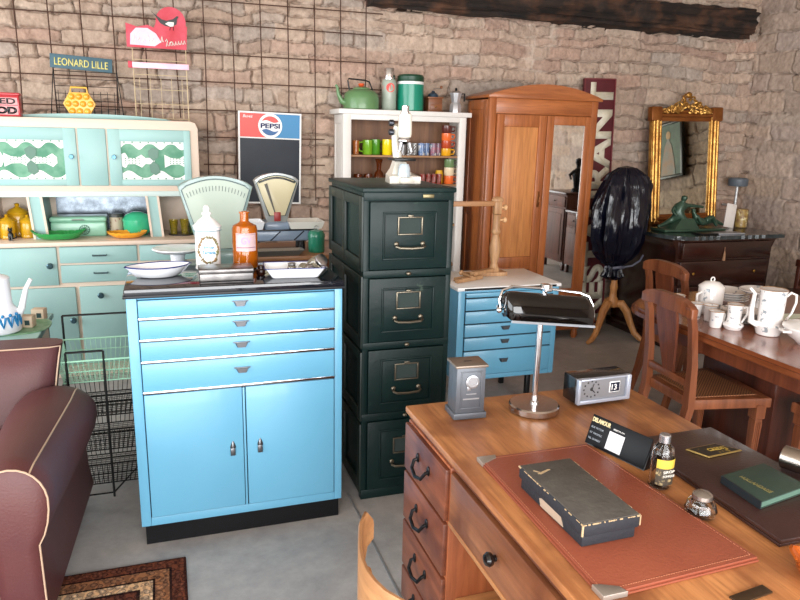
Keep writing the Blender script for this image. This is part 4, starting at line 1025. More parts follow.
# ================================================================== ON THE BOOKCASE
ZT = 1.762
t = thing('kettle', 'green enamel kettle with black handle on top of the white bookcase', 'kettle', (1.37, 4.99, ZT))
ke = pm('kettle_green', (92, 128, 84), .35, coat=.2, var=(98, 136, 90), vscale=3)
KB = MB().lathe([(.118, 0), (.128, .006), (.129, .075), (.120, .11), (.095, .132), (.066, .142), (.055, .144)], 36).build('body', ke, t)
MB().tube([(-.105, 0, .045), (-.145, 0, .055), (-.168, 0, .10), (-.178, 0, .155), (-.19, 0, .165)], [.026, .02, .014, .010, .009], 12).build('spout', ke, t)
LD = MB().lathe([(.062, .140), (.06, .150), (.03, .160), (.0, .162)], 28).build('lid', ke, t)
MB().lathe([(.012, .160), (.022, .170), (.020, .182), (.0, .185)], 16).build('lid_knob', pm('orange_knob', (206, 84, 40), .3), LD)
MB().tube([(-.085, 0, .115), (-.10, 0, .20), (-.095, 0, .212), (.03, 0, .205), (.06, 0, .195), (.095, 0, .115)], .0055, 8).build('handle', black_plastic, t)
t = thing('thermos_flask', 'grey-green thermos flask with chrome cup and round red emblem', 'thermos flask', (1.58, 4.99, ZT))
MB().lathe([(.050, 0), (.054, .006), (.054, .19), (.048, .215), (.043, .22)], 28).build('body', pm('grey_green_enamel', (164, 172, 158), .3, var=(150, 160, 148), vscale=6), t)
MB().lathe([(.043, .218), (.043, .23), (.040, .232), (.039, .29), (.036, .298)], 28).build('cup', chrome, t)
em = MB()
for dz, r_ in ((0, .03),): em.loft([[(.055 * math.sin(a_) , -.055 * math.cos(a_) * q, .16 + z_) for a_, z_ in [((-.1 + .6 * math.cos(2 * PI * k / 24)) if 1 else 0, .032 * math.sin(2 * PI * k / 24)) for k in range(24)]] for q in (1, 1.03)])
em.loft([[(.055 * math.sin(a_), -.055 * math.cos(a_) * q, z_) for a_, z_ in ((-.1, .145), (-1.25, .148), (-1.3, .175), (-.1, .178))] for q in (1, 1.02)])
em.build('red_emblem', pm('emblem_orange_red', (214, 62, 50), .4), t)
t = thing('drinks_cooler', 'teal green round drinks cooler with dark lid on the bookcase top', 'cooler', (1.745, 4.99, ZT))
MB().lathe([(.090, 0), (.097, .008), (.097, .19)], 32).build('body', pm('teal_plastic', (20, 132, 106), .3, coat=.2), t)
MB().lathe([(.0975, .19), (.0985, .193), (.0985, .208), (.096, .21)], 32).build('white_band', whp, t)
MB().lathe([(.094, .208), (.098, .215), (.098, .245), (.088, .258), (.03, .262), (.0, .262)], 32).build('lid', pm('dark_green_plastic', (26, 66, 46), .4), t)
t = thing('coffee_grinder', 'small wooden box coffee grinder with metal crank between cooler and moka pot', 'coffee grinder', (1.925, 4.99, ZT))
gw = wood('grinder_wood', (100, 58, 34), (134, 82, 50), 'x', .4, 8)
MB().box(-.062, .062, -.062, .062, 0, .012, .003).build('base_plate', gw, t); MB().box(-.054, .054, -.054, .054, .012, .098, .002).build('box', gw, t); MB().box(-.062, .062, -.062, .062, .098, .108, .003).build('top_plate', gw, t)
d = MB().box(-.038, .038, -.058, -.050, .02, .056, .002).build('drawer', gw, t); MB().ball((0, -.064, .038), .006, 10, 6).build('knob', brass, d)
MB().lathe([(.042, .108), (.036, .13), (.014, .145), (.010, .155)], 20).build('dome', pm('blue_steel', (70, 88, 108), .3, .7), t)
MB().tube([(0, 0, .15), (.0, 0, .168), (.06, -.01, .172)], .003, 6).build('crank', steel, t); MB().ball((.06, -.01, .182), .011, 10, 8).build('crank_knob', gw, t)
t = thing('moka_pot', 'aluminium stovetop moka coffee pot at the right end of the bookcase top', 'moka pot', (2.105, 4.98, ZT))
MB().lathe([(.048, 0), (.046, .055), (.033, .075)], 8).build('boiler', pm('aluminium', (200, 200, 202), .3, .6), t); MB().lathe([(.030, .075), (.033, .085), (.048, .145)], 8).build('jug', pm('aluminium', (200, 200, 202), .3, .6), t)
MB().lathe([(.048, .145), (.025, .16), (.0, .163)], 8).build('lid', steel, t); MB().lathe([(.005, .16), (.010, .17), (.007, .182), (.0, .184)], 12).build('knob', black_plastic, t)
MB().tube([(.044, 0, .14), (.072, 0, .142), (.07, 0, .085)], [.006, .007, .006], 6).build('handle', black_plastic, t)
# mugs and glasses on the upper shelf
def mug(mat, label, loc, r=.037, h_=.105, group=None, hs=1, cat='mug', rz=0, nm='mug'):
    t = thing(nm, label, cat, loc, rz, group)
    MB().lathe([(r * .9, 0), (r, .006), (r, h_), (r - .004, h_), (r - .005, .008), (0, .008)], 22, cap=False).build('bowl', mat, t)
    MB().tube([(hs * r * .95, 0, h_ * .85), (hs * (r + .026), 0, h_ * .83), (hs * (r + .03), 0, h_ * .5), (hs * (r + .022), 0, h_ * .25), (hs * r * .95, 0, h_ * .22)], .0055, 8).build('handle', mat, t)
    return t
S1, S2 = 1.445, 1.235
spin('tumbler', [(.022, 0), (.026, .1), (.024, .1), (.018, .006), (0, .006)], pm('orange_striped_glass', (206, 120, 60), .1, trans=.4, wear=(240, 230, 220), wscale=30), (1.325, 4.96, S1), 'orange and white striped tumbler at the left end of the upper shelf', 'tumbler', cap=False)
mug(pm('lime_green', (116, 172, 40), .2, coat=.5), 'lime green mug on the upper shelf, left of its darker neighbour', (1.415, 4.97, S1), hs=-1)
mug(pm('leaf_green', (74, 140, 36), .2, coat=.5), 'leaf green mug between the lime and yellow mugs', (1.482, 4.99, S1), .036, .11, hs=1)
mug(pm('bright_yellow', (236, 208, 20), .2, coat=.5), 'bright yellow mug on the upper bookcase shelf', (1.558, 4.94, S1), .037, .112)
gmat = [pm('clear_pattern_glass', (225, 222, 220), .08, trans=.75), pm('blue_pattern_glass', (120, 150, 200), .1, trans=.4, wear=(240, 240, 240), wscale=30, wthr=.5), pm('multi_pattern_glass', (190, 90, 110), .15, trans=.3, var=(60, 130, 150), vscale=26, wear=(240, 236, 230), wscale=28, wthr=.55)]
tm = MB().lathe([(.024, 0), (.028, .09), (.0265, .09), (.021, .006), (0, .006)], 16, cap=False).build('tumbler', gmat[0], loc=(1.68, 4.95, S1))
tag(tm, 'plain clear tumbler nearest the microscope on the upper shelf', 'tumbler', group='glass tumblers on the upper shelf')
labs = ['clear tumbler second in the row on the upper shelf', 'clear tumbler third in the row on the upper shelf', 'blue patterned tumbler standing fourth in the upper row', 'blue and white patterned tumbler next to the multicoloured ones', 'multicoloured patterned tumbler beside the blue ones', 'multicoloured patterned tumbler nearest the orange cup stack']
for i, lb in enumerate(labs):
    o = dup(tm, (1.738 + .047 * i, 4.95 + .03 * (i % 2), S1), 0, lb)
    me = tm.data.copy(); me.materials.clear(); me.materials.append(gmat[0] if i < 2 else gmat[1] if i < 4 else gmat[2]); o.data = me
def cupstack(label, loc, cols, w_, r=.038):
    for i, c_ in enumerate(cols):
        nm, col = c_; lb = label[i]
        mug(pm(nm, col, .3, coat=.3), lb, (loc[0], loc[1], loc[2] + i * w_), r, w_ - .001, 'stacked plastic cups in the bookcase', 1, 'cup', 0, 'plastic_cup')
cupstack(['mustard yellow plastic cup at the bottom of the upper shelf stack', 'rust red plastic cup second from the bottom of the upper shelf stack', 'orange plastic cup third from the bottom of the upper shelf stack', 'dark brown plastic cup topping the upper shelf stack'], (2.03, 4.95, S1),
         [('cup_mustard', (222, 160, 24)), ('cup_rust', (176, 66, 30)), ('cup_orange', (224, 104, 44)), ('cup_brown', (86, 34, 26))], .056)
amber = pm('amber_glass', (150, 70, 22), .06, trans=.75)
spin('decanter', [(.035, 0), (.04, .03), (.032, .08), (.016, .10), (.02, .15), (.03, .18), (.02, .182), (.012, .15), (.0, .01)], amber, (1.50, 4.95, S2), 'amber glass decanter on the lower shelf left of the microscope', 'decanter', cap=False)
ag = MB().lathe([(.025, 0), (.034, .035), (.032, .07), (.030, .07), (.03, .036), (0, .006)], 16, cap=False).build('amber_bowl', amber, loc=(1.34, 4.95, S2)); tag(ag, 'amber glass cup at the left end of the lower shelf', 'glass', group='amber glasses on the lower shelf')
for x, lb in ((1.42, 'amber glass cup directly left of the decanter'), (1.585, 'amber glass cup directly right of the decanter'), (1.66, 'amber glass cup behind the microscope base')): dup(ag, (x, 4.96, S2), 0, lb)
sgm = MB().lathe([(.018, 0), (.021, .075), (.019, .075), (.016, .006), (0, .006)], 12, cap=False).build('shot_glass', pm('red_pattern_glass', (190, 120, 110), .1, trans=.5, wear=(176, 50, 40), wscale=34, wthr=.5), loc=(1.84, 4.93, S2)); tag(sgm, 'small red patterned glass, leftmost of the row on the lower shelf', 'glass', group='small red patterned glasses')
for x, lb in ((1.885, 'small red patterned glass, second of the row on the lower shelf'), (1.93, 'small red patterned glass, third of the row on the lower shelf'), (1.973, 'small red patterned glass nearest the cup stack on the lower shelf')): dup(sgm, (x, 4.93, S2), 0, lb)
cupstack(['orange plastic cup at the bottom of the lower shelf stack', 'cream plastic cup in the middle of the lower shelf stack', 'olive green plastic cup topping the lower shelf stack'], (2.06, 4.95, S2), [('cup_orange', (224, 104, 44)), ('cup_cream', (226, 204, 170)), ('cup_olive', (104, 128, 84))], .062)
spin('jam_jar', [(.028, 0), (.03, .01), (.03, .08), (.026, .09), (.026, .10)], pm('yellow_tin', (216, 164, 30), .4), (2.0, 5.0, S2), 'mustard yellow canister left of the lower shelf cup stack', 'canister')
gc = MB(); gc.ball((0, 0, .02), (.04, .03, .02)); gc.ball((.03, 0, .055), (.015, .012, .02)); tag(gc.build('bird_figurine', black_plastic, loc=(1.76, 4.95, S2)), 'little dark figurine on the lower shelf right of the microscope', 'figurine')

# ================================================================== MICROSCOPE
cream = pm('cream_enamel', (226, 220, 206), .22, coat=.5)
t = thing('microscope', 'cream enamelled microscope with chrome eyepiece standing on the green filing cabinet', 'microscope', (1.005, 2.96, 1.386))
b_ = MB(); b_.loft([[(-.072, -.05, 0), (.072, -.05, 0), (.05, .09, 0), (-.05, .09, 0)], [(-.072, -.05, .03), (.072, -.05, .03), (.048, .088, .034), (-.048, .088, .034)], [(-.045, -.0, .038), (.045, -.0, .038), (.032, .08, .06), (-.032, .08, .06)], [(-.026, .02, .09), (.026, .02, .09), (.022, .07, .10), (-.022, .07, .10)]]); b_.box(-.03, .03, -.08, -.02, 0, .028, .006); b_.build('base', cream, t)
MB().tube([(-.0, .055, .08), (-.008, .06, .14), (-.012, .062, .20), (-.008, .04, .25)], [.022, .02, .02, .02], 12).build('arm', cream, t)
MB().lathe([(.022, .025), (.030, .03), (.026, .07), (.020, .085)], 16, c=(0, -.03, 0)).build('condenser', pm('glassy_blue', (190, 205, 214), .1, .3), t)
MB().box(-.055, .045, -.06, .045, .098, .110, .004).build('stage', black_plastic, t)
MB().lathe([(.020, .195), (.028, .20), (.031, .215), (.030, .29), (.024, .30)], 24, c=(.006, -.01, 0)).build('head', cream, t)
MB().lathe([(.022, .298), (.022, .304), (.016, .305), (.016, .332), (.013, .334)], 20, c=(.006, -.01, 0)).build('eyepiece', chrome, t)
n_ = MB().ball((.002, -.014, .185), (.03, .026, .018), 18, 10).build('nosepiece', chrome, t)
for dx_, dy_ in ((-.018, -.01), (.018, -.012), (0, .012)):
    MB().tube([(.002 + dx_, -.014 + dy_, .175), (.002 + dx_ * 1.6, -.014 + dy_ * 1.4, .135)], [.009, .006], 10).build('objective', steel, t)
for z in (.22, .26):
    k = MB(); k.xf(T(-.03, .04, z) @ Ry(-90)); k.cyl((0, 0, 0), .014, .022, 16, bev=.003); k.build('focus_knob', pm('dark_chrome2', (70, 72, 78), .3, .8), t)

# ================================================================== ON THE BLUE CABINET
Z1 = 1.036
# kidney-shaped enamel pan
def pan(label, loc, rz):
    t = thing('enamel_basin', label, 'basin', loc, rz)
    def ring(s_, z):
        P = []
        for k in range(40):
            a = 2 * PI * k / 40; x = .125 * math.cos(a); y = .062 * math.sin(a)
            y += .018 * math.cos(2 * a) * (1 if y < 0 else -.2); P.append((x * s_, y * s_, z))
        return P
    MB().loft([ring(.55, 0), ring(.70, .004), ring(.92, .034), ring(1.0, .042), ring(.985, .044), ring(.88, .034), ring(.66, .008), ring(.5, .006)]).build('bowl', white_enamel, t, smooth=60)
    MB().tube(ring(1.0, .043), .0026, 6, closed=True).build('rim', blue_rim, t); return t
pan('white enamel kidney dish with dark rim at the left of the blue cabinet top', (-.045, 2.80, Z1), R(12))
# apothecary jar
t = thing('apothecary_jar', 'white porcelain pharmacy jar with painted gold garland and blue lettering', 'jar', (.150, 2.90, Z1))
porc = pm('porcelain', (232, 234, 234), .12, coat=.6)
MB().lathe([(.046, 0), (.052, .006), (.052, .012), (.050, .016), (.050, .160), (.054, .166), (.054, .172), (.05, .176)], 32).build('body', porc, t)
MB().lathe([(.057, .176), (.058, .182), (.050, .188), (.034, .205), (.020, .215), (.014, .222), (.020, .228), (.018, .236), (.010, .240), (.014, .25), (.008, .262), (.0, .265)], 28).build('lid', porc, t)
for z in (.164, .178): MB().tube([(.0565 * math.cos(2 * PI * k / 32), .0565 * math.sin(2 * PI * k / 32), z) for k in range(32)], .0012, 5, closed=True).build('blue_band', pm('teal_line', (70, 130, 150), .3), t)
def wrap(mb_, r_, a0, a1, z0, z1, n=8, q=.0006):
    A = [[(r_ * math.sin(a0 + (a1 - a0) * i / n), -r_ * math.cos(a0 + (a1 - a0) * i / n), z) for i in range(n + 1)] for z in (z0, z1)]
    V0 = [[mb_.v(p) for p in row] for row in A]
    for i in range(n): mb_.f([V0[0][i], V0[0][i + 1], V0[1][i + 1], V0[1][i]])
orn = MB(); random.seed(5)
for k in range(30):
    a = 2 * PI * k / 30; aa = .82 * math.cos(a); zz = .088 + .052 * math.sin(a)
    orn.tube([(.0512 * math.sin(aa + q * .07 * math.cos(k)), -.0512 * math.cos(aa + q * .07 * math.cos(k)), zz + .006 * math.sin(q * 2 + k)) for q in range(-1, 3)], .0022 + .001 * (k % 3), 5)
orn.build('garland', pm('gold_brown_print', (150, 104, 70), .35, var=(110, 120, 80), vscale=60), t)
for s_, z, w_ in (('Sirop', .098, .042), ('Tamaris', .078, .052)):
    text('lettering', s_, w_, .014, pm('light_blue_print', (70, 150, 190), .4), t, (0, -.0515, z), bold=.02)
# amber pharmacy bottle
ambo = pm('orange_glass', (214, 112, 20), .1, trans=.5, ior=1.4, coat=.4)
t = thing('pharmacy_bottle', 'large orange glass pharmacy bottle with pale label on the blue cabinet', 'bottle', (.300, 2.90, Z1))
MB().lathe([(.046, 0), (.052, .006), (.052, .165), (.048, .180), (.024, .192), (.018, .198), (.0175, .228), (.022, .230), (.022, .237), (.014, .237), (.013, .2), (.044, .178), (.048, .01), (.0, .008)], 32, cap=False).build('glass_body', ambo, t)
lb = MB(); wrap(lb, .0528, -.85, .85, .078, .152, 12); lb.build('label', pm('lilac_label', (206, 176, 176), .6, var=(190, 158, 160), vscale=30, wear=(224, 206, 200), wscale=30), t)
lb = MB(); wrap(lb, .0532, -.8, .8, .092, .095, 12); wrap(lb, .0532, -.8, .8, .146, .1475, 12); lb.build('label_line', pm('violet_print', (130, 84, 110), .6), t)
text('lettering', 'GV', .04, .028, pm('violet_print2', (170, 150, 190), .6), t, (0, -.0545, .122), bold=.0)
# nickel instrument box
t = thing('instrument_box', 'rectangular nickel instrument box lying in front of the jar and orange bottle', 'box', (.203, 2.700, Z1), R(-1))
nick = pm('brushed_nickel', (112, 108, 106), .28, 1, var=(80, 78, 78), vscale=16)
MB().box(-.100, .100, -.055, .055, 0, .032, .003).build('body', nick, t); MB().box(-.103, .103, -.058, .058, .028, .048, .004).build('lid', nick, t)
# white tray with jars
t = thing('enamel_tray', 'white enamel tray with blue rim at the right of the blue cabinet top', 'tray', (.470, 2.705, Z1), R(-4))
def rr(hx, hy, z, r_=.01):
    P = []
    for cx, cy, a0 in ((hx - r_, hy - r_, 0), (-hx + r_, hy - r_, 90), (-hx + r_, -hy + r_, 180), (hx - r_, -hy + r_, 270)):
        for k in range(5): P.append((cx + r_ * math.cos(R(a0 + k * 22.5)), cy + r_ * math.sin(R(a0 + k * 22.5)), z))
    return P
MB().loft([rr(.088, .055, 0), rr(.092, .058, .003), rr(.115, .075, .040), rr(.118, .078, .041), rr(.112, .072, .040), rr(.088, .054, .006), rr(.08, .05, .005)]).build('tray_body', white_enamel, t)
MB().tube(rr(.1175, .0775, .0415), .0018, 6, closed=True).build('rim', blue_rim, t)
smoke = pm('smoky_glass', (150, 140, 120), .08, trans=.6, coat=.3)
j0 = None
for i, (x, y, rx_, s_, lb_) in enumerate(((.50, 2.70, 90, .85, 'small glass jar lying on its side at the centre of the white tray'), (.462, 2.71, 0, .7, 'small glass jar with red label standing in the tray, left of the others'), (.550, 2.73, 60, 1.15, 'largest smoky glass jar leaning on the right rim of the white tray'))):
    t = thing('glass_jar', lb_, 'jar', (x, y, Z1 + (.007 if rx_ == 0 else .030)), R(30)); t.rotation_euler = (R(rx_), 0, R(30 if rx_ else 0)); t.scale = (s_, s_, s_)
    MB().lathe([(.022, 0), (.025, .004), (.025, .04), (.02, .048)], 20).build('glass_body', smoke, t)
    MB().lathe([(.022, .046), (.023, .05), (.023, .060), (.02, .062)], 20).build('lid', steel, t)
t = thing('dropper_jar', 'tiny dark brown glass pot between the nickel box and the white tray', 'jar', (.342, 2.735, Z1))
MB().lathe([(.014, 0), (.018, .006), (.018, .022), (.012, .028)], 16).build('glass_body', pm('dark_amber', (50, 24, 16), .06, trans=.3), t); MB().lathe([(.013, .027), (.014, .04), (.0, .043)], 16).build('lid', pm('dark_amber', (50, 24, 16), .06), t)

# ================================================================== SHOP SCALES BEHIND
t = thing('low_table', 'dark table behind the blue cabinet carrying the mint shop scale', 'table', (.22, 3.40, 0))
MB().box(-.30, .30, -.22, .22, .83, .86, .004).build('tabletop', dwz, t)
for x in (-.27, .27):
    for y in (-.19, .19): MB().box(x - .02, x + .02, y - .02, y + .02, 0, .83).build('leg', dwz, t)
sc_grey = pm('mint_grey_enamel', (124, 146, 142), .28, coat=.3)
def fan(cx, z0, z1, wb, wt, y0, y1, bow):
    P = [(cx - wb, z0), (cx + wb, z0), (cx + wt, z1 - .01)]
    P += [(cx + wt * (1 - 2 * i / 14) * 1.0, z1 + bow * math.sin(PI * i / 14)) for i in range(1, 14)] + [(cx - wt, z1 - .01)]
    return P
def scale_head(t, cx, z0, z1, wb, wt, y, th, matf, matg, bow, fr_=.016, glass_w=None):
    hd_ = MB().prism(fan(cx, z0, z1, wb, wt, 0, 0, bow), 'y', y, y + th, .008).build('fan_housing', matf, t)
    P = fan(cx, z0 + .04, z1 - fr_ * .9, max(.004, wb - fr_ * .6), wt - fr_, 0, 0, bow)
    MB().prism(P, 'y', y - .003, y + .001, .001).build('dial_face', matg, hd_)
    ed = MB(); ed.tube([(x, y - .003, z) for x, z in P], .0028, 6, closed=True); ed.build('dial_bezel', pm('dark_bezel', (66, 78, 78), .35, .6), hd_)
    return hd_
t = thing('shop_scale', 'large mint grey fan-dial shop scale behind the porcelain jar', 'scale', (.21, 3.38, .861))
face = pm('cream_dial', (168, 178, 162), .45, var=(156, 170, 160), vscale=2)
H = scale_head(t, .012, .14, .485, .078, .172, .0, .07, sc_grey, face, .040)
tk_ = MB()
for i in range(19): a = -24 + 48 * i / 18; tk_.tube([(.012 + (rr_ := .50) * math.sin(R(a)) * .66, -.0045, .085 + rr_ * math.cos(R(a)) * .79), (.012 + .47 * math.sin(R(a)) * .66, -.0045, .085 + .47 * math.cos(R(a)) * .79)], .0012, 4)
tk_.build('tick_marks', pm('tick_grey', (90, 100, 100), .5), H)
b_ = MB(); b_.box(-.15, .17, -.10, .12, .0, .11, .02, 3); b_.box(-.09, .11, -.04, .10, .10, .17, .012); b_.build('body', sc_grey, t)
MB().lathe([(.03, .12), (.035, .165), (.02, .17), (.10, .178), (.115, .19), (.112, .194), (.02, .182), (.0, .182)], 28, c=(-.175, -.02, 0), cap=False).build('left_pan', white_enamel, t)
MB().box(-.20, -.13, -.06, .03, .03, .13, .008).build('pan_support', pm('scale_grey', (110, 124, 130), .3, .4), t)

t = thing('low_cupboard', 'plain brown wooden cupboard under the second shop scale, mostly hidden', 'cupboard', (.62, 3.86, 0))
MB().box(-.30, .34, -.22, .22, 0, .925, .004).build('carcass', gw, t); MB().box(-.32, .36, -.24, .24, .925, .95, .004).build('top', wood('cupboard_top', (140, 94, 60), (176, 126, 84), 'x', .4, 5), t)
t = thing('shop_scale', 'silver grey fan-dial shop scale with red badge right of the mint one', 'scale', (.56, 3.80, .951))
sg_ = pm('silver_enamel', (160, 164, 162), .28, .3, coat=.3)
H = scale_head(t, .012, .155, .395, .052, .122, .0, .06, sg_, pm('yellow_dial', (206, 196, 160), .35), .030, .014)
nd = MB(); nd.prism([(-.056, .365), (-.040, .372), (.004, .205), (-.0, .20)], 'y', -.006, -.002); nd.build('needle_window', pm('dark_strip', (70, 64, 52), .4), H)
bb_ = MB(); bb_.tube([(.012 + .098 * (1 - 2 * i / 12), -.005, .375 + .026 * math.sin(PI * i / 12)) for i in range(13)], .005, 6); bb_.build('dark_arc', black_plastic, H)
MB().box(-.006, .030, -.010, .0, .165, .215, .003).build('red_badge', pm('badge_red', (150, 50, 48), .4), H)
b_ = MB(); b_.box(-.20, .215, -.02, .16, .055, .115, .01, 3); b_.box(-.06, .08, -.015, .14, .11, .16, .015, 3); b_.build('body', pm('blue_grey_enamel', (132, 148, 168), .3, coat=.3), t)
br_ = MB(); br_.box(-.22, .235, -.02, .16, .112, .12, .002)
for x in (-.03, .10): br_.tube([(x, -.021, .06), (x + .055, -.021, .11)], .003, 5)
br_.build('black_trim', black_plastic, t)
for x in (-.15, .15):
    for y in (.02, .12): MB().cyl((x, y, 0), .018, .056).build('foot', black_plastic, t)
for cx, w_ in ((-.14, .075), (.165, .10)):
    p = MB(); p.loft([[(cx - w_ * a, .03 - .09 * a, z), (cx + w_ * a, .03 - .09 * a, z), (cx + w_ * a, .03 + .09 * a, z), (cx - w_ * a, .03 + .09 * a, z)] for a, z in ((.85, .125), (1, .165), (.97, .166), (.80, .132))]); p.build('weighing_tray', white_enamel if cx < 0 else pm('tray_white', (226, 224, 216), .25), t)
t = thing('baking_tin', 'shallow grey metal tray lying in front of the second scale', 'tray', (.52, 3.66, .951))
MB().loft([rr(.14, .035, 0), rr(.17, .05, .03), rr(.165, .045, .03), rr(.135, .03, .004), rr(.12, .02, .004)]).build('tray_body', pm('old_tin', (150, 146, 138), .35, .7), t)
t = thing('storage_tin', 'small teal green lidded tin with ring handle beside the filing cabinet', 'tin', (.775, 3.73, .951))
tg = pm('teal_tin', (34, 118, 92), .3, coat=.3)
MB().lathe([(.043, 0), (.045, .004), (.045, .085)], 26).build('body', tg, t); MB().lathe([(.047, .083), (.047, .10), (.036, .118), (.01, .124), (.0, .124)], 26).build('lid', tg, t)
MB().tube([(.012 * math.cos(2 * PI * k / 14), 0, .133 + .011 * math.sin(2 * PI * k / 14)) for k in range(14)], .002, 5, closed=True).build('ring_handle', steel, t)

# ================================================================== ON THE LOW BLUE CABINET
bwd = wood('beech', (160, 118, 80), (196, 154, 112), 'z', .5, 6)
t = thing('embroidery_stand', 'pale turned wooden post with clamp screws and side arm on the low cabinet', 'stand', (1.90, 3.78, .763))
ft = MB(); ft.loft([[(-.20, -.035, z), (.07, -.05, z), (.07, .03, z), (-.20, .02, z)] for z in (0, .022)]); ft.build('foot', bwd, t)
f2 = MB(); f2.xf(Rz(28)); f2.box(-.22, .0, -.02, .02, .022, .045, .004); f2.build('cross_foot', bwd, t)
MB().lathe([(.034, .02), (.036, .035), (.026, .05), (.020, .075), (.030, .12), (.035, .17), (.026, .22), (.019, .25), (.028, .265), (.028, .275), (.021, .29), (.023, .37), (.025, .375)], 24).build('turned_post', bwd, t)
c_ = MB(); c_.box(-.024, .024, -.02, .02, .375, .455, .008); c_.ball((0, 0, .46), (.04, .022, .022)); c_.build('clamp_head', bwd, t)
for z in (.34, .415):
    k = MB(); k.xf(T(.02, 0, z) @ Ry(90)); k.lathe([(.007, 0), (.007, .02), (.017, .026), (.017, .04), (.010, .045)], 12); k.build('clamp_screw', wood('pale_beech', (206, 158, 112), (226, 182, 134), 'z', .4), t)
MB().box(-.34, .0, -.014, .014, .425, .455, .004).build('side_arm', wood('beech_x', (150, 104, 66), (184, 134, 90), 'x', .5, 6), t)
t = thing('wood_clamp', 'small pale wooden clamp frame lying at the left of the low cabinet top', 'clamp', (1.68, 3.64, .763), R(24))
MB().box(-.12, .10, -.014, .014, 0, .024, .004).build('bar', bwd, t); MB().box(-.09, .12, .03, .055, 0, .022, .004).build('bar', bwd, t)
MB().tube([(-.02, -.03, .03), (.0, .07, .034)], .008, 8).build('screw_rod', bwd, t); MB().ball((.0, .075, .036), (.016, .012, .016), 12, 8).build('screw_knob', bwd, t)

# ================================================================== ON THE COMMODE
ZC = .893
vd = pm('green_patina', (58, 84, 66), .38, .3, var=(44, 66, 54), vscale=9, coat=.2)
t = thing('bronze_sculpture', 'green patinated sculpture of a figure reaching over a reclining one, on the commode', 'sculpture', (4.00, 4.52, ZC))
b_ = MB(); b_.box(-.30, .30, -.09, .09, 0, .022, .006); b_.loft([[( -.20, -.08, .02), (.04, -.08, .02), (.04, .07, .02), (-.20, .07, .02)], [(-.12, -.05, .10), (.0, -.05, .10), (.0, .05, .10), (-.12, .05, .10)]]); b_.build('base', vd, t)
def skin(name, verts, edges, mat, parent, sub=2):
    me = bpy.data.meshes.new(name); me.from_pydata([v[:3] for v in verts], edges, []); o = bpy.data.objects.new(name, me); C.objects.link(o); o.parent = parent
    sk = o.modifiers.new('skin', 'SKIN'); sk.use_smooth_shade = True
    for i, v in enumerate(verts): me.skin_vertices[0].data[i].radius = (v[3], v[3])
    me.skin_vertices[0].data[0].use_root = True
    sb_ = o.modifiers.new('sub', 'SUBSURF'); sb_.levels = sub; sb_.render_levels = sub; me.materials.append(mat); return o
# kneeling figure (left), arm stretched right
skin('kneeling_figure', [(-.12, 0, .10, .034), (-.115, 0, .155, .036), (-.10, -.005, .20, .034), (-.095, -.01, .235, .016), (-.085, -.015, .262, .030), (-.085, -.015, .285, .022), (-.06, -.02, .205, .018), (-.0, -.03, .20, .014), (.07, -.03, .195, .011), (.10, -.03, .19, .012), (-.13, .02, .20, .018), (-.17, .01, .16, .014), (-.15, -.03, .12, .011), (-.07, -.03, .09, .026), (-.02, -.04, .05, .018), (-.10, -.045, .03, .014), (-.15, .03, .085, .024), (-.22, .03, .05, .018), (-.28, .03, .03, .012)],
     [(0, 1), (1, 2), (2, 3), (3, 4), (4, 5), (2, 6), (6, 7), (7, 8), (8, 9), (2, 10), (10, 11), (11, 12), (0, 13), (13, 14), (14, 15), (0, 16), (16, 17), (17, 18)], vd, t)
skin('reclining_figure', [(.12, 0, .055, .034), (.06, 0, .08, .034), (.02, 0, .12, .032), (.025, 0, .155, .015), (.03, -.005, .18, .026), (.06, -.03, .11, .016), (.09, -.04, .06, .013), (.18, -.01, .09, .026), (.22, -.01, .11, .022), (.25, -.01, .06, .016), (.27, -.02, .03, .012), (.19, .02, .06, .024), (.27, .02, .075, .019), (.33, .02, .05, .014), (.37, .02, .035, .012)],
     [(0, 1), (1, 2), (2, 3), (3, 4), (2, 5), (5, 6), (0, 7), (7, 8), (8, 9), (9, 10), (0, 11), (11, 12), (12, 13), (13, 14)], vd, t)
mag = MB(); mag.box(-.19, -.02, -.05, .05, 0, .012, .002)
t = thing('magazine', 'folded black and white paper lying at the front of the commode top', 'magazine', (4.10, 4.31, ZC), R(-3))
MB().box(-.20, -.03, -.055, .05, 0, .010, .002).build('dark_cover', black_plastic, t); MB().box(-.03, .22, -.055, .05, 0, .009, .002).build('pale_cover', pm('grey_paper', (150, 150, 154), .5), t)
mag.bm.free()
t = thing('decor_vase', 'multicoloured patterned cylinder vase at the right end of the commode', 'vase', (4.63, 4.62, ZC))
MB().lathe([(.045, 0), (.05, .006), (.05, .15), (.047, .155)], 22).build('body', pm('folk_pattern', (176, 150, 80), .4, var=(110, 74, 54), vscale=22, wear=(210, 196, 150), wscale=26, wthr=.55), t)
t = thing('framed_photo', 'small pale picture card leaning on the patterned vase', 'picture', (4.50, 4.62, ZC)); t.rotation_euler = (R(-10), R(9), R(-12))
MB().box(-.045, .045, -.006, .006, 0, .20, .002).build('card', pm('pale_card', (216, 208, 200), .6, wear=(190, 110, 80), wscale=12, wthr=.58), t)
t = thing('wall_lamp', 'small grey shaded lamp on a pale stem at the wall right of the gilt mirror', 'lamp', (4.90, 4.985, ZC + .03))
MB().lathe([(.012, .10), (.012, .29)], 18).tube([(0, 0, .11), (0, .15, .11)], .010, 8).build('stem', pm('pale_metal', (190, 190, 190), .3, .3), t)
MB().lathe([(.03, .285), (.08, .29), (.085, .30), (.085, .35), (.075, .362), (.0, .366)], 22).build('lamp_shade', pm('slate_grey', (90, 98, 106), .4), t)

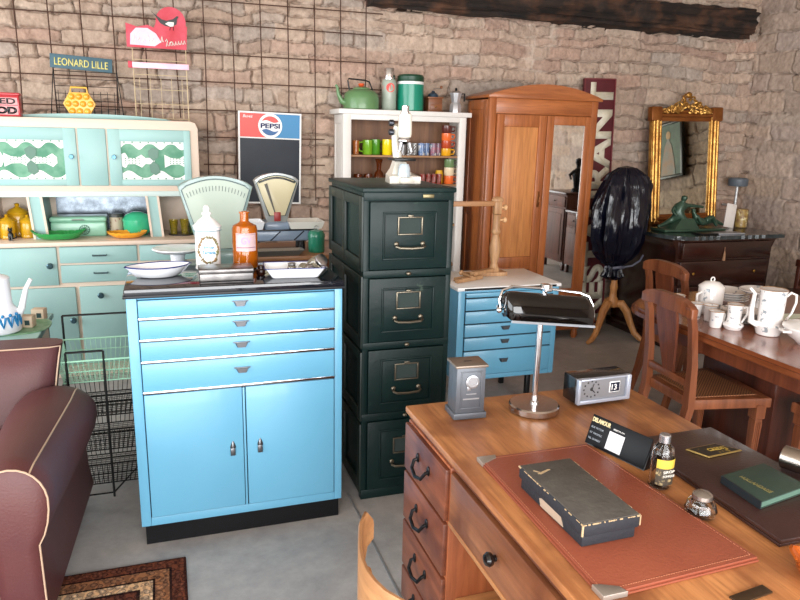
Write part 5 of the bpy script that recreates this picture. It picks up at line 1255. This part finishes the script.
# ================================================================== CHINA ON THE DINING TABLE
ZD = .751
m, nt, b = new_mat('floral_china'); N = nt.nodes; L = nt.links
tc = N.new('ShaderNodeTexCoord'); vo = N.new('ShaderNodeTexNoise'); vo.inputs['Scale'].default_value = 34; vo.inputs['Detail'].default_value = 3; L.new(tc.outputs['Object'], vo.inputs['Vector'])
cr = N.new('ShaderNodeValToRGB'); cr.color_ramp.elements[0].position = .0; cr.color_ramp.elements[0].color = lin((236, 232, 228)); cr.color_ramp.elements[1].position = 1; cr.color_ramp.elements[1].color = lin((120, 132, 130))
q = cr.color_ramp.elements.new(.615); q.color = lin((234, 230, 228)); q = cr.color_ramp.elements.new(.65); q.color = lin((150, 158, 164))
L.new(vo.outputs['Fac'], cr.inputs['Fac']); L.new(cr.outputs['Color'], b.inputs['Base Color']); b.inputs['Roughness'].default_value = .12; b.inputs['Coat Weight'].default_value = .5
china = m; china_w = pm('plain_china', (234, 230, 226), .12, coat=.5)
goldr = pm('gold_rim', (190, 140, 80), .3, .6)
def chn(name, label, cat, loc, prof, rim=None, handle=None, spout=None, lid=None, group=None, rz=0, s=1):
    t = thing(name, label, cat, loc, rz, group); t.scale = (s, s, s)
    MB().lathe(prof, 30).build('body', china, t)
    if rim: MB().tube([(rim[0] * math.cos(2 * PI * k / 30), rim[0] * math.sin(2 * PI * k / 30), rim[1]) for k in range(30)], .0013, 5, closed=True).build('gilt_rim', goldr, t)
    if handle: MB().tube(handle, .0055, 8).build('handle', china_w, t)
    if spout: MB().tube(spout[0], spout[1], 10).build('spout', china_w, t)
    if lid: 
        l = MB().lathe(lid[0], 26).build('lid', china_w, t)
        MB().tube([(.010 * math.cos(2 * PI * k / 12), 0, lid[1] + .010 * math.sin(2 * PI * k / 12)) for k in range(12)], .0028, 6, closed=True).build('ring_knob', china_w, l)
    return t
chn('coffee_pot', 'tall white floral china coffee pot with swan-neck spout and looped handle', 'coffee pot', (2.565, 2.315, ZD),
    [(.046, 0), (.05, .003), (.058, .03), (.062, .045), (.052, .058), (.052, .07), (.056, .2), (.058, .21), (.054, .21), (.0, .205)], (.058, .21),
    [(.052, 0, .17), (.08, .0, .195), (.105, 0, .185), (.108, 0, .15), (.095, 0, .10), (.06, 0, .05)], ([(-.05, 0, .045), (-.085, 0, .06), (-.09, 0, .12), (-.085, 0, .19), (-.11, 0, .215)], [.018, .014, .010, .008, .007]), rz=R(-18))
chn('lidded_jar', 'lidded white china pot with ring knob at the back left of the china', 'pot', (2.58, 2.70, ZD), [(.04, 0), (.05, .01), (.054, .11), (.05, .12)], None, [(-.05, 0, .10), (-.075, 0, .09), (-.072, 0, .05), (-.05, 0, .03)], None, ([(.056, .118), (.054, .124), (.03, .142), (.0, .146)], .152), s=1.15)
chn('milk_jug', 'white floral china milk jug with flared foot between beaker and coffee pot', 'jug', (2.475, 2.43, ZD), [(.036, 0), (.046, .018), (.044, .026), (.032, .034), (.030, .06), (.034, .11), (.036, .118), (.033, .118), (.0, .112)], (.036, .118), [(.032, 0, .10), (.055, 0, .105), (.058, 0, .07), (.036, 0, .03)], rz=R(-20))
bk_ = chn('beaker', 'white floral china beaker at the front left of the china, beside the milk jug', 'beaker', (2.415, 2.475, ZD), [(.024, 0), (.026, .004), (.032, .075), (.034, .078), (.031, .078), (.0, .07)], (.034, .078), [(.03, 0, .065), (.05, 0, .06), (.045, 0, .03), (.028, 0, .02)])
dup(bk_, (2.475, 2.58, ZD), R(40), 'white floral china beaker directly behind the front beaker')
dup(bk_, (2.47, 2.80, ZD), R(160), 'white china cup seen between the posts of the near dining chair')
dup(bk_, (2.43, 2.63, ZD), R(200), 'white china cup partly hidden by the near chair post')
t = thing('soup_tureen', 'white china tureen with lid and side handles cut by the right edge', 'tureen', (2.63, 2.13, ZD), R(-20)); t.scale = (1.2, 1.2, 1.2)
MB().lathe([(.055, 0), (.06, .006), (.09, .03), (.105, .055), (.108, .062), (.10, .062)], 34).build('bowl', china, t); MB().lathe([(.110, .062), (.108, .067), (.07, .082), (.03, .092), (.015, .105), (.0, .108)], 34).build('lid', china_w, t)
for s_ in (-1, 1): MB().tube([(s_ * .095, -.02, .05), (s_ * .122, -.015, .05), (s_ * .122, .015, .05), (s_ * .095, .02, .05)], .005, 8).build('handle', china_w, t)
pl = MB().lathe([(.05, 0), (.055, .003), (.095, .013), (.097, .014), (.09, .0145), (.05, .007), (.0, .006)], 32).build('plate', china, loc=(2.62, 2.53, ZD)); tag(pl, 'bottom white china plate of the stack behind the milk jug', 'plate', group='stack of white china plates')
for i in range(1, 7): 
    o = dup(pl, (2.62, 2.53, ZD + .0075 * i), 0, 'one of the white china plates stacked behind the milk jug' if i < 6 else 'topmost white china plate of the stack behind the milk jug')
bl = MB().lathe([(.05, 0), (.06, .004), (.10, .028), (.112, .034), (.108, .0355), (.06, .012), (.0, .01)], 34).build('soup_plate', china, loc=(2.84, 2.86, ZD)); tag(bl, 'white china soup plate, lowest of the pile beside the lidded pot', 'plate', group='pile of soup plates')
for i in range(1, 4): dup(bl, (2.84, 2.86, ZD + .013 * i), 0, ['', 'white china soup plate, second from the bottom of the pile', 'white china soup plate, third from the bottom of the pile', 'white china soup plate, topmost of the pile by the lidded pot'][i])
chn('cake_stand', 'white china footed cake stand raised behind the coffee pot', 'cake stand', (2.93, 2.72, ZD), [(.06, 0), (.055, .008), (.022, .03), (.02, .06), (.04, .075), (.10, .088), (.112, .098), (.108, .100), (.04, .086), (.0, .085)])
ps = thing('serving_platter', 'oval pale green rimmed china platter lying behind the coffee pot handle', 'platter', (2.88, 2.42, ZD))
MB().lathe([(.08, 0), (.09, .003), (.15, .016), (.153, .018), (.14, .018), (.08, .006), (.0, .005)], 36, sx=1.1, sy=.8).build('platter_body', pm('pale_green_china', (206, 212, 190), .15, coat=.4), ps)

# ================================================================== ON THE WRITING DESK
ZK = .761
# desk pad
t = thing('desk_pad', 'red-brown leather desk blotter with silver corners lying on the desk', 'desk pad', (.915, 1.22, ZK))
padm = pm('tan_leather', (146, 78, 56), .45, var=(136, 70, 50), vscale=4, bump=.15, bscale=160, wear=(178, 104, 76), wscale=6, wthr=.7)
Q = [(-.17, .293), (.162, .293), (.200, -.278), (-.182, -.290)]
MB().prism(Q, 'z', 0, .005, .001).build('back_board', padm, t)
MB().prism([(x * .985 + .002, y * .985) for x, y in Q], 'z', .0045, .010, .0015).build('cover', padm, t)
sm = MB()
for i in range(4):
    a, b_2 = Vector(Q[i]) * .95, Vector(Q[(i + 1) % 4]) * .95; n = 60
    for k in range(n): p, q = a.lerp(b_2, (k + .2) / n), a.lerp(b_2, (k + .8) / n); sm.tube([(p.x, p.y, .0103), (q.x, q.y, .0103)], .0006, 4)
sm.build('stitching', pm('stitch_thread', (186, 122, 90), .7), t)
for (x, y), (sx, sy) in (((-.17, .293), (1, -1)), ((-.182, -.290), (1, 1))):
    MB().prism([(x - .002 * sx, y - .002 * sy), (x + .052 * sx, y - .002 * sy), (x + .046 * sx, y + .016 * sy), (x + .014 * sx, y + .032 * sy), (x - .002 * sx, y + .036 * sy)], 'z', -.0005, .0118, .0015).build('silver_corner', pm('worn_silver', (170, 160, 150), .4, .6), t)
# worn black case
t = thing('instrument_case', 'small worn black case with torn edges lying on the leather blotter', 'case', (.845, 1.208, ZK + .0105), R(.5))
cb = pm('worn_black_cloth', (34, 36, 42), .7, wear=(150, 132, 108), wscale=34, wthr=.68, bump=.2, bscale=90)
ct_ = pm('worn_grey_lid', (86, 82, 76), .75, var=(72, 68, 64), vscale=18, wear=(158, 140, 112), wscale=22, wthr=.72, bump=.2, bscale=90)
MB().box(-.066, .066, -.130, .130, 0, .036, .003).build('box_body', cb, t)
L1 = MB().box(-.071, .071, -.136, .136, .026, .056, .004).build('lid', cb, t)
MB().box(-.069, .069, -.134, .134, .055, .0575, .001).build('lid_top', ct_, L1)
wr = MB(); random.seed(9)
for (x0, y0, x1, y1) in ((-.071, -.136, -.071, .136), (-.071, -.136, .071, -.136), (.071, -.136, .071, .136), (-.071, .136, .071, .136)):
    n = 26
    for k in range(n):
        if random.random() < .5:
            a = (k + random.random() * .4) / n; c_ = min(1, a + random.uniform(.015, .05)); p0 = (x0 + (x1 - x0) * a, y0 + (y1 - y0) * a); p1 = (x0 + (x1 - x0) * c_, y0 + (y1 - y0) * c_)
            wr.tube([(p0[0], p0[1], .0545), (p1[0], p1[1], .0545)], random.uniform(.001, .0022), 5)
wr.tube([(-.071, -.136, .03), (-.071, -.136, .055)], .0025, 5); wr.tube([(.071, -.136, .032), (.071, -.136, .055)], .0016, 5)
wr.prism([(-.05, .085), (-.015, .098), (-.01, .094), (-.044, .080)], 'z', .0572, .0580); wr.prism([(-.054, .10), (-.05, .102), (-.04, .09), (-.044, .088)], 'z', .0572, .0580)
wr.build('frayed_edges', pm('frayed_card', (176, 152, 118), .85), L1)
MB().prism([(-.06, .006), (.035, .004), (.042, .02), (.02, .030), (-.045, .028)], 'x', -.0675, -.066).build('torn_patch', pm('torn_card', (170, 150, 130), .85), t)
# desk lamp
t = thing('desk_lamp', 'chrome stemmed banker lamp with glossy black half-cylinder shade', 'desk lamp', (1.065, 1.785, ZK))
MB().lathe([(.076, 0), (.079, .004), (.079, .020), (.075, .0245), (.0, .0255)], 48).build('base', pm('brushed_chrome', (190, 180, 174), .2, 1), t)
MB().lathe([(.014, .025), (.014, .03), (.0095, .033), (.0095, .30)], 20).build('stem', chrome, t)
yk = MB(); yk.tube([(-.154, -.035, .345), (-.163, -.035, .375), (-.150, -.030, .402), (-.115, -.024, .411), (0, -.02, .398), (.115, -.024, .380), (.145, -.03, .368), (.158, -.035, .340), (.154, -.035, .306)], .0042, 8)
for x, z in ((-.160, .345), (.160, .306)): yk.ball((x, -.035, z), (.009, .009, .009), 12, 8)
yk.box(-.013, .013, -.035, -.005, .390, .412, .003); yk.tube([(0, -.0, .30), (0, -.012, .34), (0, -.015, .39)], .007, 8); yk.build('yoke', chrome, t)
sh = MB(); secs = []; shells = []
for x, s_ in [(-.150, .15), (-.149, .6), (-.143, .85), (-.133, .97), (-.115, 1)] + [(-.115 + .23 * i / 8, 1) for i in range(1, 8)] + [(.115, 1), (.133, .97), (.143, .85), (.149, .6), (.150, .15)]:
    sec = []
    for k in range(17): a = R(-12 + 204 * k / 16); sec.append((x, -.035 + .052 * s_ * math.cos(a), .325 + (.060 * s_ * math.sin(a)) - .13 * x))
    for k in range(16, -1, -1): a = R(-12 + 204 * k / 16); sec.append((x * .985, -.035 + .049 * s_ * math.cos(a), .325 + (.057 * s_ * math.sin(a)) - .13 * x))
    secs.append(sec)
sh.xf(T(0, -.035, .333) @ Rx(12) @ T(0, .035, -.333)); sh.loft(secs, cap=False)
SHD = sh.build('lamp_shade', pm('glossy_black_enamel', (6, 4, 4), .05, coat=.4), t, smooth=50)
rm = MB(); rm.xf(T(0, -.035, .333) @ Rx(12) @ T(0, .035, -.333))
for yy in (-.086, .016): rm.tube([(-.143, yy, .313 + .0186), (.143, yy, .313 - .0186)], .0042, 6)
rm.build('shade_edge', pm('pale_edge', (190, 196, 205), .25, .6), SHD)
# flip clock
t = thing('table_clock', 'black and silver alarm clock with grey dial and day window showing 13', 'clock', (1.305, 1.80, ZK), R(2))
cs = MB(); cs.box(-.103, .103, -.03, .045, .010, .098, .006); cs.box(-.075, .075, -.02, .04, 0, .012, .002); cs.build('case', pm('dark_brown_plastic', (28, 24, 24), .22, coat=.4), t)
bz = MB()
for x0, x1, z0, z1 in ((-.104, -.094, .012, .096), (.082, .098, .012, .096), (-.104, .098, .012, .024), (-.104, .098, .090, .096)): bz.box(x0, x1, -.044, -.028, z0, z1, .002)
bz.build('chrome_bezel', pm('bezel_silver', (176, 182, 196), .25, .4), t)
MB().box(-.096, .084, -.034, -.03, .022, .092).build('dial_plate', pm('grey_dial', (132, 132, 136), .4, .3), t)
dots = MB(); 
for k in range(12): a = 2 * PI * k / 12; dots.xf(T(-.048 + .029 * math.cos(a), -.034, .058 + .026 * math.sin(a))); dots.ball((0, 0, 0), (.0032, .0015, .0032), 8, 6)
dots.xf(Matrix.Identity(4)); dots.ball((-.048, -.034, .058), (.006, .002, .006), 10, 6); dots.build('hour_marks', pm('dark_print', (34, 32, 34), .5), t)
hn = MB(); hn.tube([(-.048, -.0365, .058), (-.036, -.0365, .046)], .0014, 4); hn.tube([(-.048, -.0365, .058), (-.041, -.0365, .077)], .0012, 4); hn.build('hands', pm('dark_print', (34, 32, 34), .5), t)
WD = MB().box(.020, .060, -.0365, -.033, .040, .076, .001).build('day_window', whp, t); MB().box(.023, .057, -.038, -.036, .043, .073).build('window_card', pm('navy_card', (18, 24, 44), .3), WD)
text('numerals', '13', .020, .020, whp, WD, (.036, -.0388, .058), bold=.02)
# money box
t = thing('money_box', 'grey metal money box with slot and stamped front on the desk corner', 'money box', (.842, 1.815, ZK), R(-4))
gp = pm('grey_hammered_metal', (92, 96, 102), .45, .35, var=(82, 84, 90), vscale=9, wear=(132, 110, 92), wscale=14, wthr=.66)
bx = MB(); bx.box(-.046, .046, -.038, .038, .018, .165, .002); bx.box(-.053, .053, -.044, .044, 0, .020, .003); bx.build('body', gp, t)
TP = MB().box(-.052, .052, -.045, .045, .163, .172, .003).build('lid', pm('brown_grey_metal', (126, 112, 100), .4, .5), t); MB().box(-.012, .012, -.003, .003, .1715, .1728).build('coin_slot', black_plastic, TP)
fp = MB()
for x0, x1, z0, z1 in ((-.033, .035, .032, .036), (-.033, .035, .148, .152), (-.033, -.029, .032, .152), (.031, .035, .032, .152)): fp.box(x0, x1, -.0405, -.037, z0, z1, .001)
fp.build('front_border', gp, t)
tok = MB(); tok.xf(T(.004, -.038, .118) @ Rx(90)); tok.lathe([(.021, 0), (.021, .003), (.017, .004), (.016, .0025), (.0, .0025)], 28); tok.build('medallion', pm('silver_relief', (176, 178, 182), .35, .8), t)
tx = MB(); tx.box(-.024, .028, -.0395, -.037, .062, .066); tx.box(-.014, .018, -.0395, -.037, .078, .081); tx.box(-.012, -.000, -.0395, -.037, .09, .104, .001); tx.build('raised_bars', pm('silver_relief', (176, 178, 182), .35, .8), t)
# perpetual calendar / sign
t = thing('desk_calendar', 'black stand-up calendar card with small white month sheet behind the blotter', 'calendar', (1.117, 1.430, ZK), R(-74.5))
M_ = T(0, 0, .0) @ Rx(-20)
pl_ = MB(); pl_.xf(M_); pl_.box(-.108, .088, -.002, .002, .002, .086, .001); pl_.build('card', pm('gloss_black_card', (10, 12, 17), .45, spec=.25), t)
f_ = MB(); f_.loft([[(-.10, .0, .0), (.09, .0, .0), (.09, .055, .0), (-.10, .055, .0)], [(-.10, .02, .05), (.09, .02, .05), (.09, .026, .05), (-.10, .026, .05)]]); f_.build('back_foot', black_plastic, t)
def onM(o): o.matrix_local = M_ @ T(*o.location) @ Rx(90); return o
cal = MB(); cal.xf(M_); cal.box(-.040, .010, -.0035, -.001, .010, .060); CS = cal.build('month_sheet', pm('white_sheet', (226, 226, 232), .5), t)
gr_ = MB(); gr_.xf(M_)
for i in range(6):
    for k in range(7): gr_.box(-.036 + k * .0062, -.033 + k * .0062, -.0042, -.0034, .016 + i * .0062, .0175 + i * .0062)
gr_.build('date_marks', pm('mauve_print', (150, 120, 150), .5), CS)
tt = text('lettering', 'DELAMOUR', .062, .013, pm('cream_print', (222, 206, 160), .4), t, (-.073, -.0035, .073), bold=.04); onM(tt)
tt = text('lettering', 'BIJOUX', .036, .005, whp, t, (-.012, -.0035, .068)); onM(tt)
for z, s_ in ((.052, 'RUE VICTOR'), (.036, 'ST TROPEZ'), (.020, 'TEL OUVERT')): tt = text('lettering', s_, .042, .005, pm('grey_print', (150, 158, 166), .5), t, (-.080, -.0035, z)); onM(tt)
# small glass bottle
t = thing('ink_bottle', 'small clear glass bottle with metal cap and yellow-black label', 'bottle', (1.130, 1.268, ZK)); t.scale = (1.08, 1.08, 1.16)
MB().lathe([(.022, 0), (.025, .003), (.026, .072), (.022, .090), (.012, .099), (.011, .106), (.008, .106), (.009, .099), (.019, .088), (.022, .072), (.021, .005), (.0, .004)], 28, cap=False).build('glass_body', glass, t)
MB().lathe([(.0125, .102), (.0125, .117), (.011, .119)], 24).build('cap', pm('satin_silver', (196, 196, 200), .25, .9), t)
lb = MB(); wrap(lb, .0266, -1.15, 1.0, .012, .050, 14); lb.build('label', pm('brown_black_label', (70, 62, 52), .5, wear=(170, 150, 110), wscale=70, wthr=.55), t)
lb = MB(); wrap(lb, .0266, -1.15, 1.0, .050, .070, 14); lb.build('yellow_label_band', pm('yellow_label', (206, 176, 70), .5, var=(190, 158, 60), vscale=40), t)
for z, s_, w_ in ((.044, 'SIROP', .030), (.034, 'TONIQUE', .032)): text('lettering', s_, w_, .006, paper, t, (-.002, -.0272, z))
# inkwell
t = thing('inkwell', 'small round glass inkwell with metal lid near the desk pad edge', 'inkwell', (1.128, 1.125, ZK)); t.scale = (1, 1, 1.25)
MB().lathe([(.024, 0), (.032, .004), (.036, .014), (.030, .028), (.018, .034), (.016, .034), (.024, .026), (.030, .014), (.026, .006), (.0, .006)], 28, cap=False).build('glass_body', glass, t)
MB().lathe([(.020, .033), (.023, .036), (.022, .043), (.012, .048), (.0, .049)], 24).build('lid', pm('worn_steel', (176, 168, 160), .25, .9), t)
# brown portfolio
t = thing('leather_portfolio', 'dark brown leather portfolio folder on the right side of the desk', 'portfolio', (1.34, 1.225, ZK))
pf = pm('dark_brown_leather', (58, 36, 32), .34, var=(50, 30, 28), vscale=5, bump=.12, bscale=150, coat=.15)
MB().prism([(-.14, -.255), (.16, -.262), (.148, .262), (-.130, .255)], 'z', 0, .008, .002).build('lower_cover', pf, t); MB().prism([(-.142, -.258), (.16, -.265), (.148, .264), (-.132, .258)], 'z', .009, .020, .004).build('upper_cover', pf, t)
# brass-edged plaque
t = thing('name_plaque', 'small black and gold printed plaque lying flat on the portfolio', 'plaque', (1.372, 1.350, .782), R(2))
MB().prism([(-.07, .030), (.035, .034), (.075, -.022), (-.045, -.028)], 'z', 0, .004, .001).build('plate', pm('gold_edge', (178, 150, 90), .35, .6), t)
PLQ = MB().prism([(-.062, .026), (.032, .030), (.067, -.019), (-.042, -.024)], 'z', .0035, .005).build('black_field', pm('plaque_black', (34, 28, 22), .4, wear=(150, 124, 50), wscale=40, wthr=.6), t)
text('lettering', 'CREDIT', .062, .016, pm('gold_print', (170, 142, 60), .4), PLQ, (.012, .004, .0055), (0, 0, 0), .0004, bold=.03)
# book
t = thing('book', 'dark green cloth-bound book with gold title lying on the portfolio', 'book', (1.335, 1.155, .782), R(4)); t.scale = (1, 1, .8)
gb = pm('green_cloth', (40, 58, 50), .6, var=(48, 64, 54), vscale=9, bump=.1, bscale=200)
bk = [(-.07, .055), (.085, .068), (.085, -.055), (-.085, -.072)]
MB().prism([(x * .97, y * .97) for x, y in bk], 'z', .003, .021).build('page_block', pm('pages_green', (84, 112, 98), .8), t)
MB().prism(bk, 'z', 0, .0035, .001).build('lower_cover', gb, t); MB().prism(bk, 'z', .0205, .0245, .001).build('upper_cover', gb, t)
MB().loft([[(x, y, z) for x, y in ((-.070 - .004, .055), (-.085 - .004, -.072), (-.085, -.072), (-.07, .055))] for z in (0, .0245)]).build('spine', pm('dark_spine', (26, 32, 36), .5), t)
text('title_lettering', 'HOLLANDAISE', .085, .014, pm('old_gold', (120, 112, 66), .5), t, (-.03, -.008, .0250), (0, 0, R(-88)), .0004, bold=.02)
# metal tube
t = thing('metal_shaker', 'shiny cylindrical steel canister lying on its side at the right edge', 'canister', (1.478, 1.23, .812), R(-68))
c_ = MB(); c_.xf(Ry(90)); c_.lathe([(.0, -.002), (.026, 0), (.030, .003), (.030, .14), (.028, .143), (.0, .145)], 32); c_.build('body', pm('brushed_steel', (176, 168, 160), .22, 1, stretch=(40, 1, 1), bump=.1, bscale=60), t)
# orange ashtray
t = thing('glass_ashtray', 'orange amber glass ashtray with pointed rim at the bottom right edge', 'ashtray', (1.190, .868, ZK), R(8))
def star(r_, z, k=.22, n=4): return [(r_ * (1 + k * math.cos(n * a)) * math.cos(a), r_ * (1 + k * math.cos(n * a)) * math.sin(a), z + (.006 * math.cos(n * a) if z > .02 else 0)) for a in [2 * PI * i / 32 for i in range(32)]]
MB().loft([star(.030, 0, .05), star(.036, .004, .1), star(.052, .030), star(.047, .031), star(.030, .012, .1), star(.015, .009, 0)]).build('glass_body', pm('orange_amber_glass', (220, 104, 24), .05, trans=.6, coat=.5), t, smooth=40)
tag(MB().box(-.045, .045, -.012, .012, 0, .004, .001).build('metal_plate', pm('dark_bronze_plate', (70, 52, 36), .4, .4), loc=(1.015, .862, ZK), rot=(0, 0, R(6))), 'thin dark bronze strip lying at the front bottom of the desk', 'plate')

# ================================================================== ON THE SIDE TABLE
t = thing('coffee_pot', 'white enamel coffee pot with blue flower band on the left side table', 'coffee pot', (-.775, 3.54, .652))
MB().lathe([(.085, 0), (.092, .006), (.092, .02), (.085, .10), (.066, .125), (.062, .14), (.060, .24), (.062, .255), (.055, .262), (.02, .275), (.0, .276)], 36).build('body', pm('white_enamel2', (234, 236, 242), .2, coat=.5), t)
MB().tube([(.07, 0, .06), (.10, 0, .11), (.125, 0, .20), (.150, 0, .245)], [.022, .016, .011, .009], 12).build('spout', white_enamel, t)
fl = MB()
for k in range(9):
    a = -1.5 + 3.0 * k / 8; z = .055; rr_ = .091
    P = lambda aa, zz, q=0: (rr_ * math.sin(aa) , -rr_ * math.cos(aa), zz)
    fl.ball(P(a, z + .035), (.008, .008, .008), 8, 6); fl.tube([P(a - .14, z + .028), P(a - .07, z + .0), P(a, z - .022), P(a + .07, z + .0), P(a + .14, z + .028)], .0055, 6)
fl.build('blue_flower_band', pm('enamel_blue', (40, 124, 176), .3), t)
tag(MB().prism(oval(.19, .0, .15, 2.6), 'z', 0, .006, .002).build('serving_tray', pm('leafy_tray', (70, 130, 84), .4, var=(150, 180, 150), vscale=14), loc=(-.76, 3.62, .6455)), 'green patterned serving tray under the enamel coffee pot', 'tray')
for i, (x, y, lb_) in enumerate(((-.668, 3.60, 'small printed cardboard box beside the enamel coffee pot, the nearer one'), (-.642, 3.76, 'small printed cardboard box behind the nearer one on the green tray'))):
    t = thing('small_box', lb_, 'box', (x, y, .6522 if i == 0 else .6455), R(-12))
    MB().box(-.03, .03, -.025, .025, 0, .055, .002).build('carton', pm('peach_carton', (204, 184, 160), .7, wear=(190, 110, 84), wscale=30, wthr=.6), t); MB().box(-.004, .018, -.0262, -.0245, .012, .036).build('dark_print', pm('teal_print', (34, 60, 60), .6), t)

# ================================================================== LIGHT
def area(name, loc, rot, sx, sy, e, col=(1, 1, 1)):
    l = bpy.data.lights.new(name, 'AREA'); l.shape = 'RECTANGLE'; l.size = sx; l.size_y = sy; l.energy = e; l.color = col
    o = bpy.data.objects.new(name, l); C.objects.link(o); o.location = loc; o.rotation_euler = rot
area('window_daylight', (-4.12, 1.7, 1.75), (0, R(-78), 0), 2.3, 5.6, 190, (.95, .98, 1))
area('doorway_daylight', (0, -2.55, 1.5), (R(84), 0, 0), 6.6, 2.6, 420, (1, .99, .985))
w = bpy.data.worlds.new('sky'); bpy.context.scene.world = w; w.use_nodes = True
bg = w.node_tree.nodes['Background']; bg.inputs[0].default_value = (.80, .90, 1, 1); bg.inputs[1].default_value = 1.2
sc = bpy.context.scene
sc.view_settings.view_transform = 'Standard'; sc.view_settings.look = 'None'; sc.view_settings.gamma = 1; sc.view_settings.exposure = .42
sc.cycles.max_bounces = 8; sc.cycles.transmission_bounces = 8; sc.cycles.caustics_reflective = False; sc.cycles.caustics_refractive = False
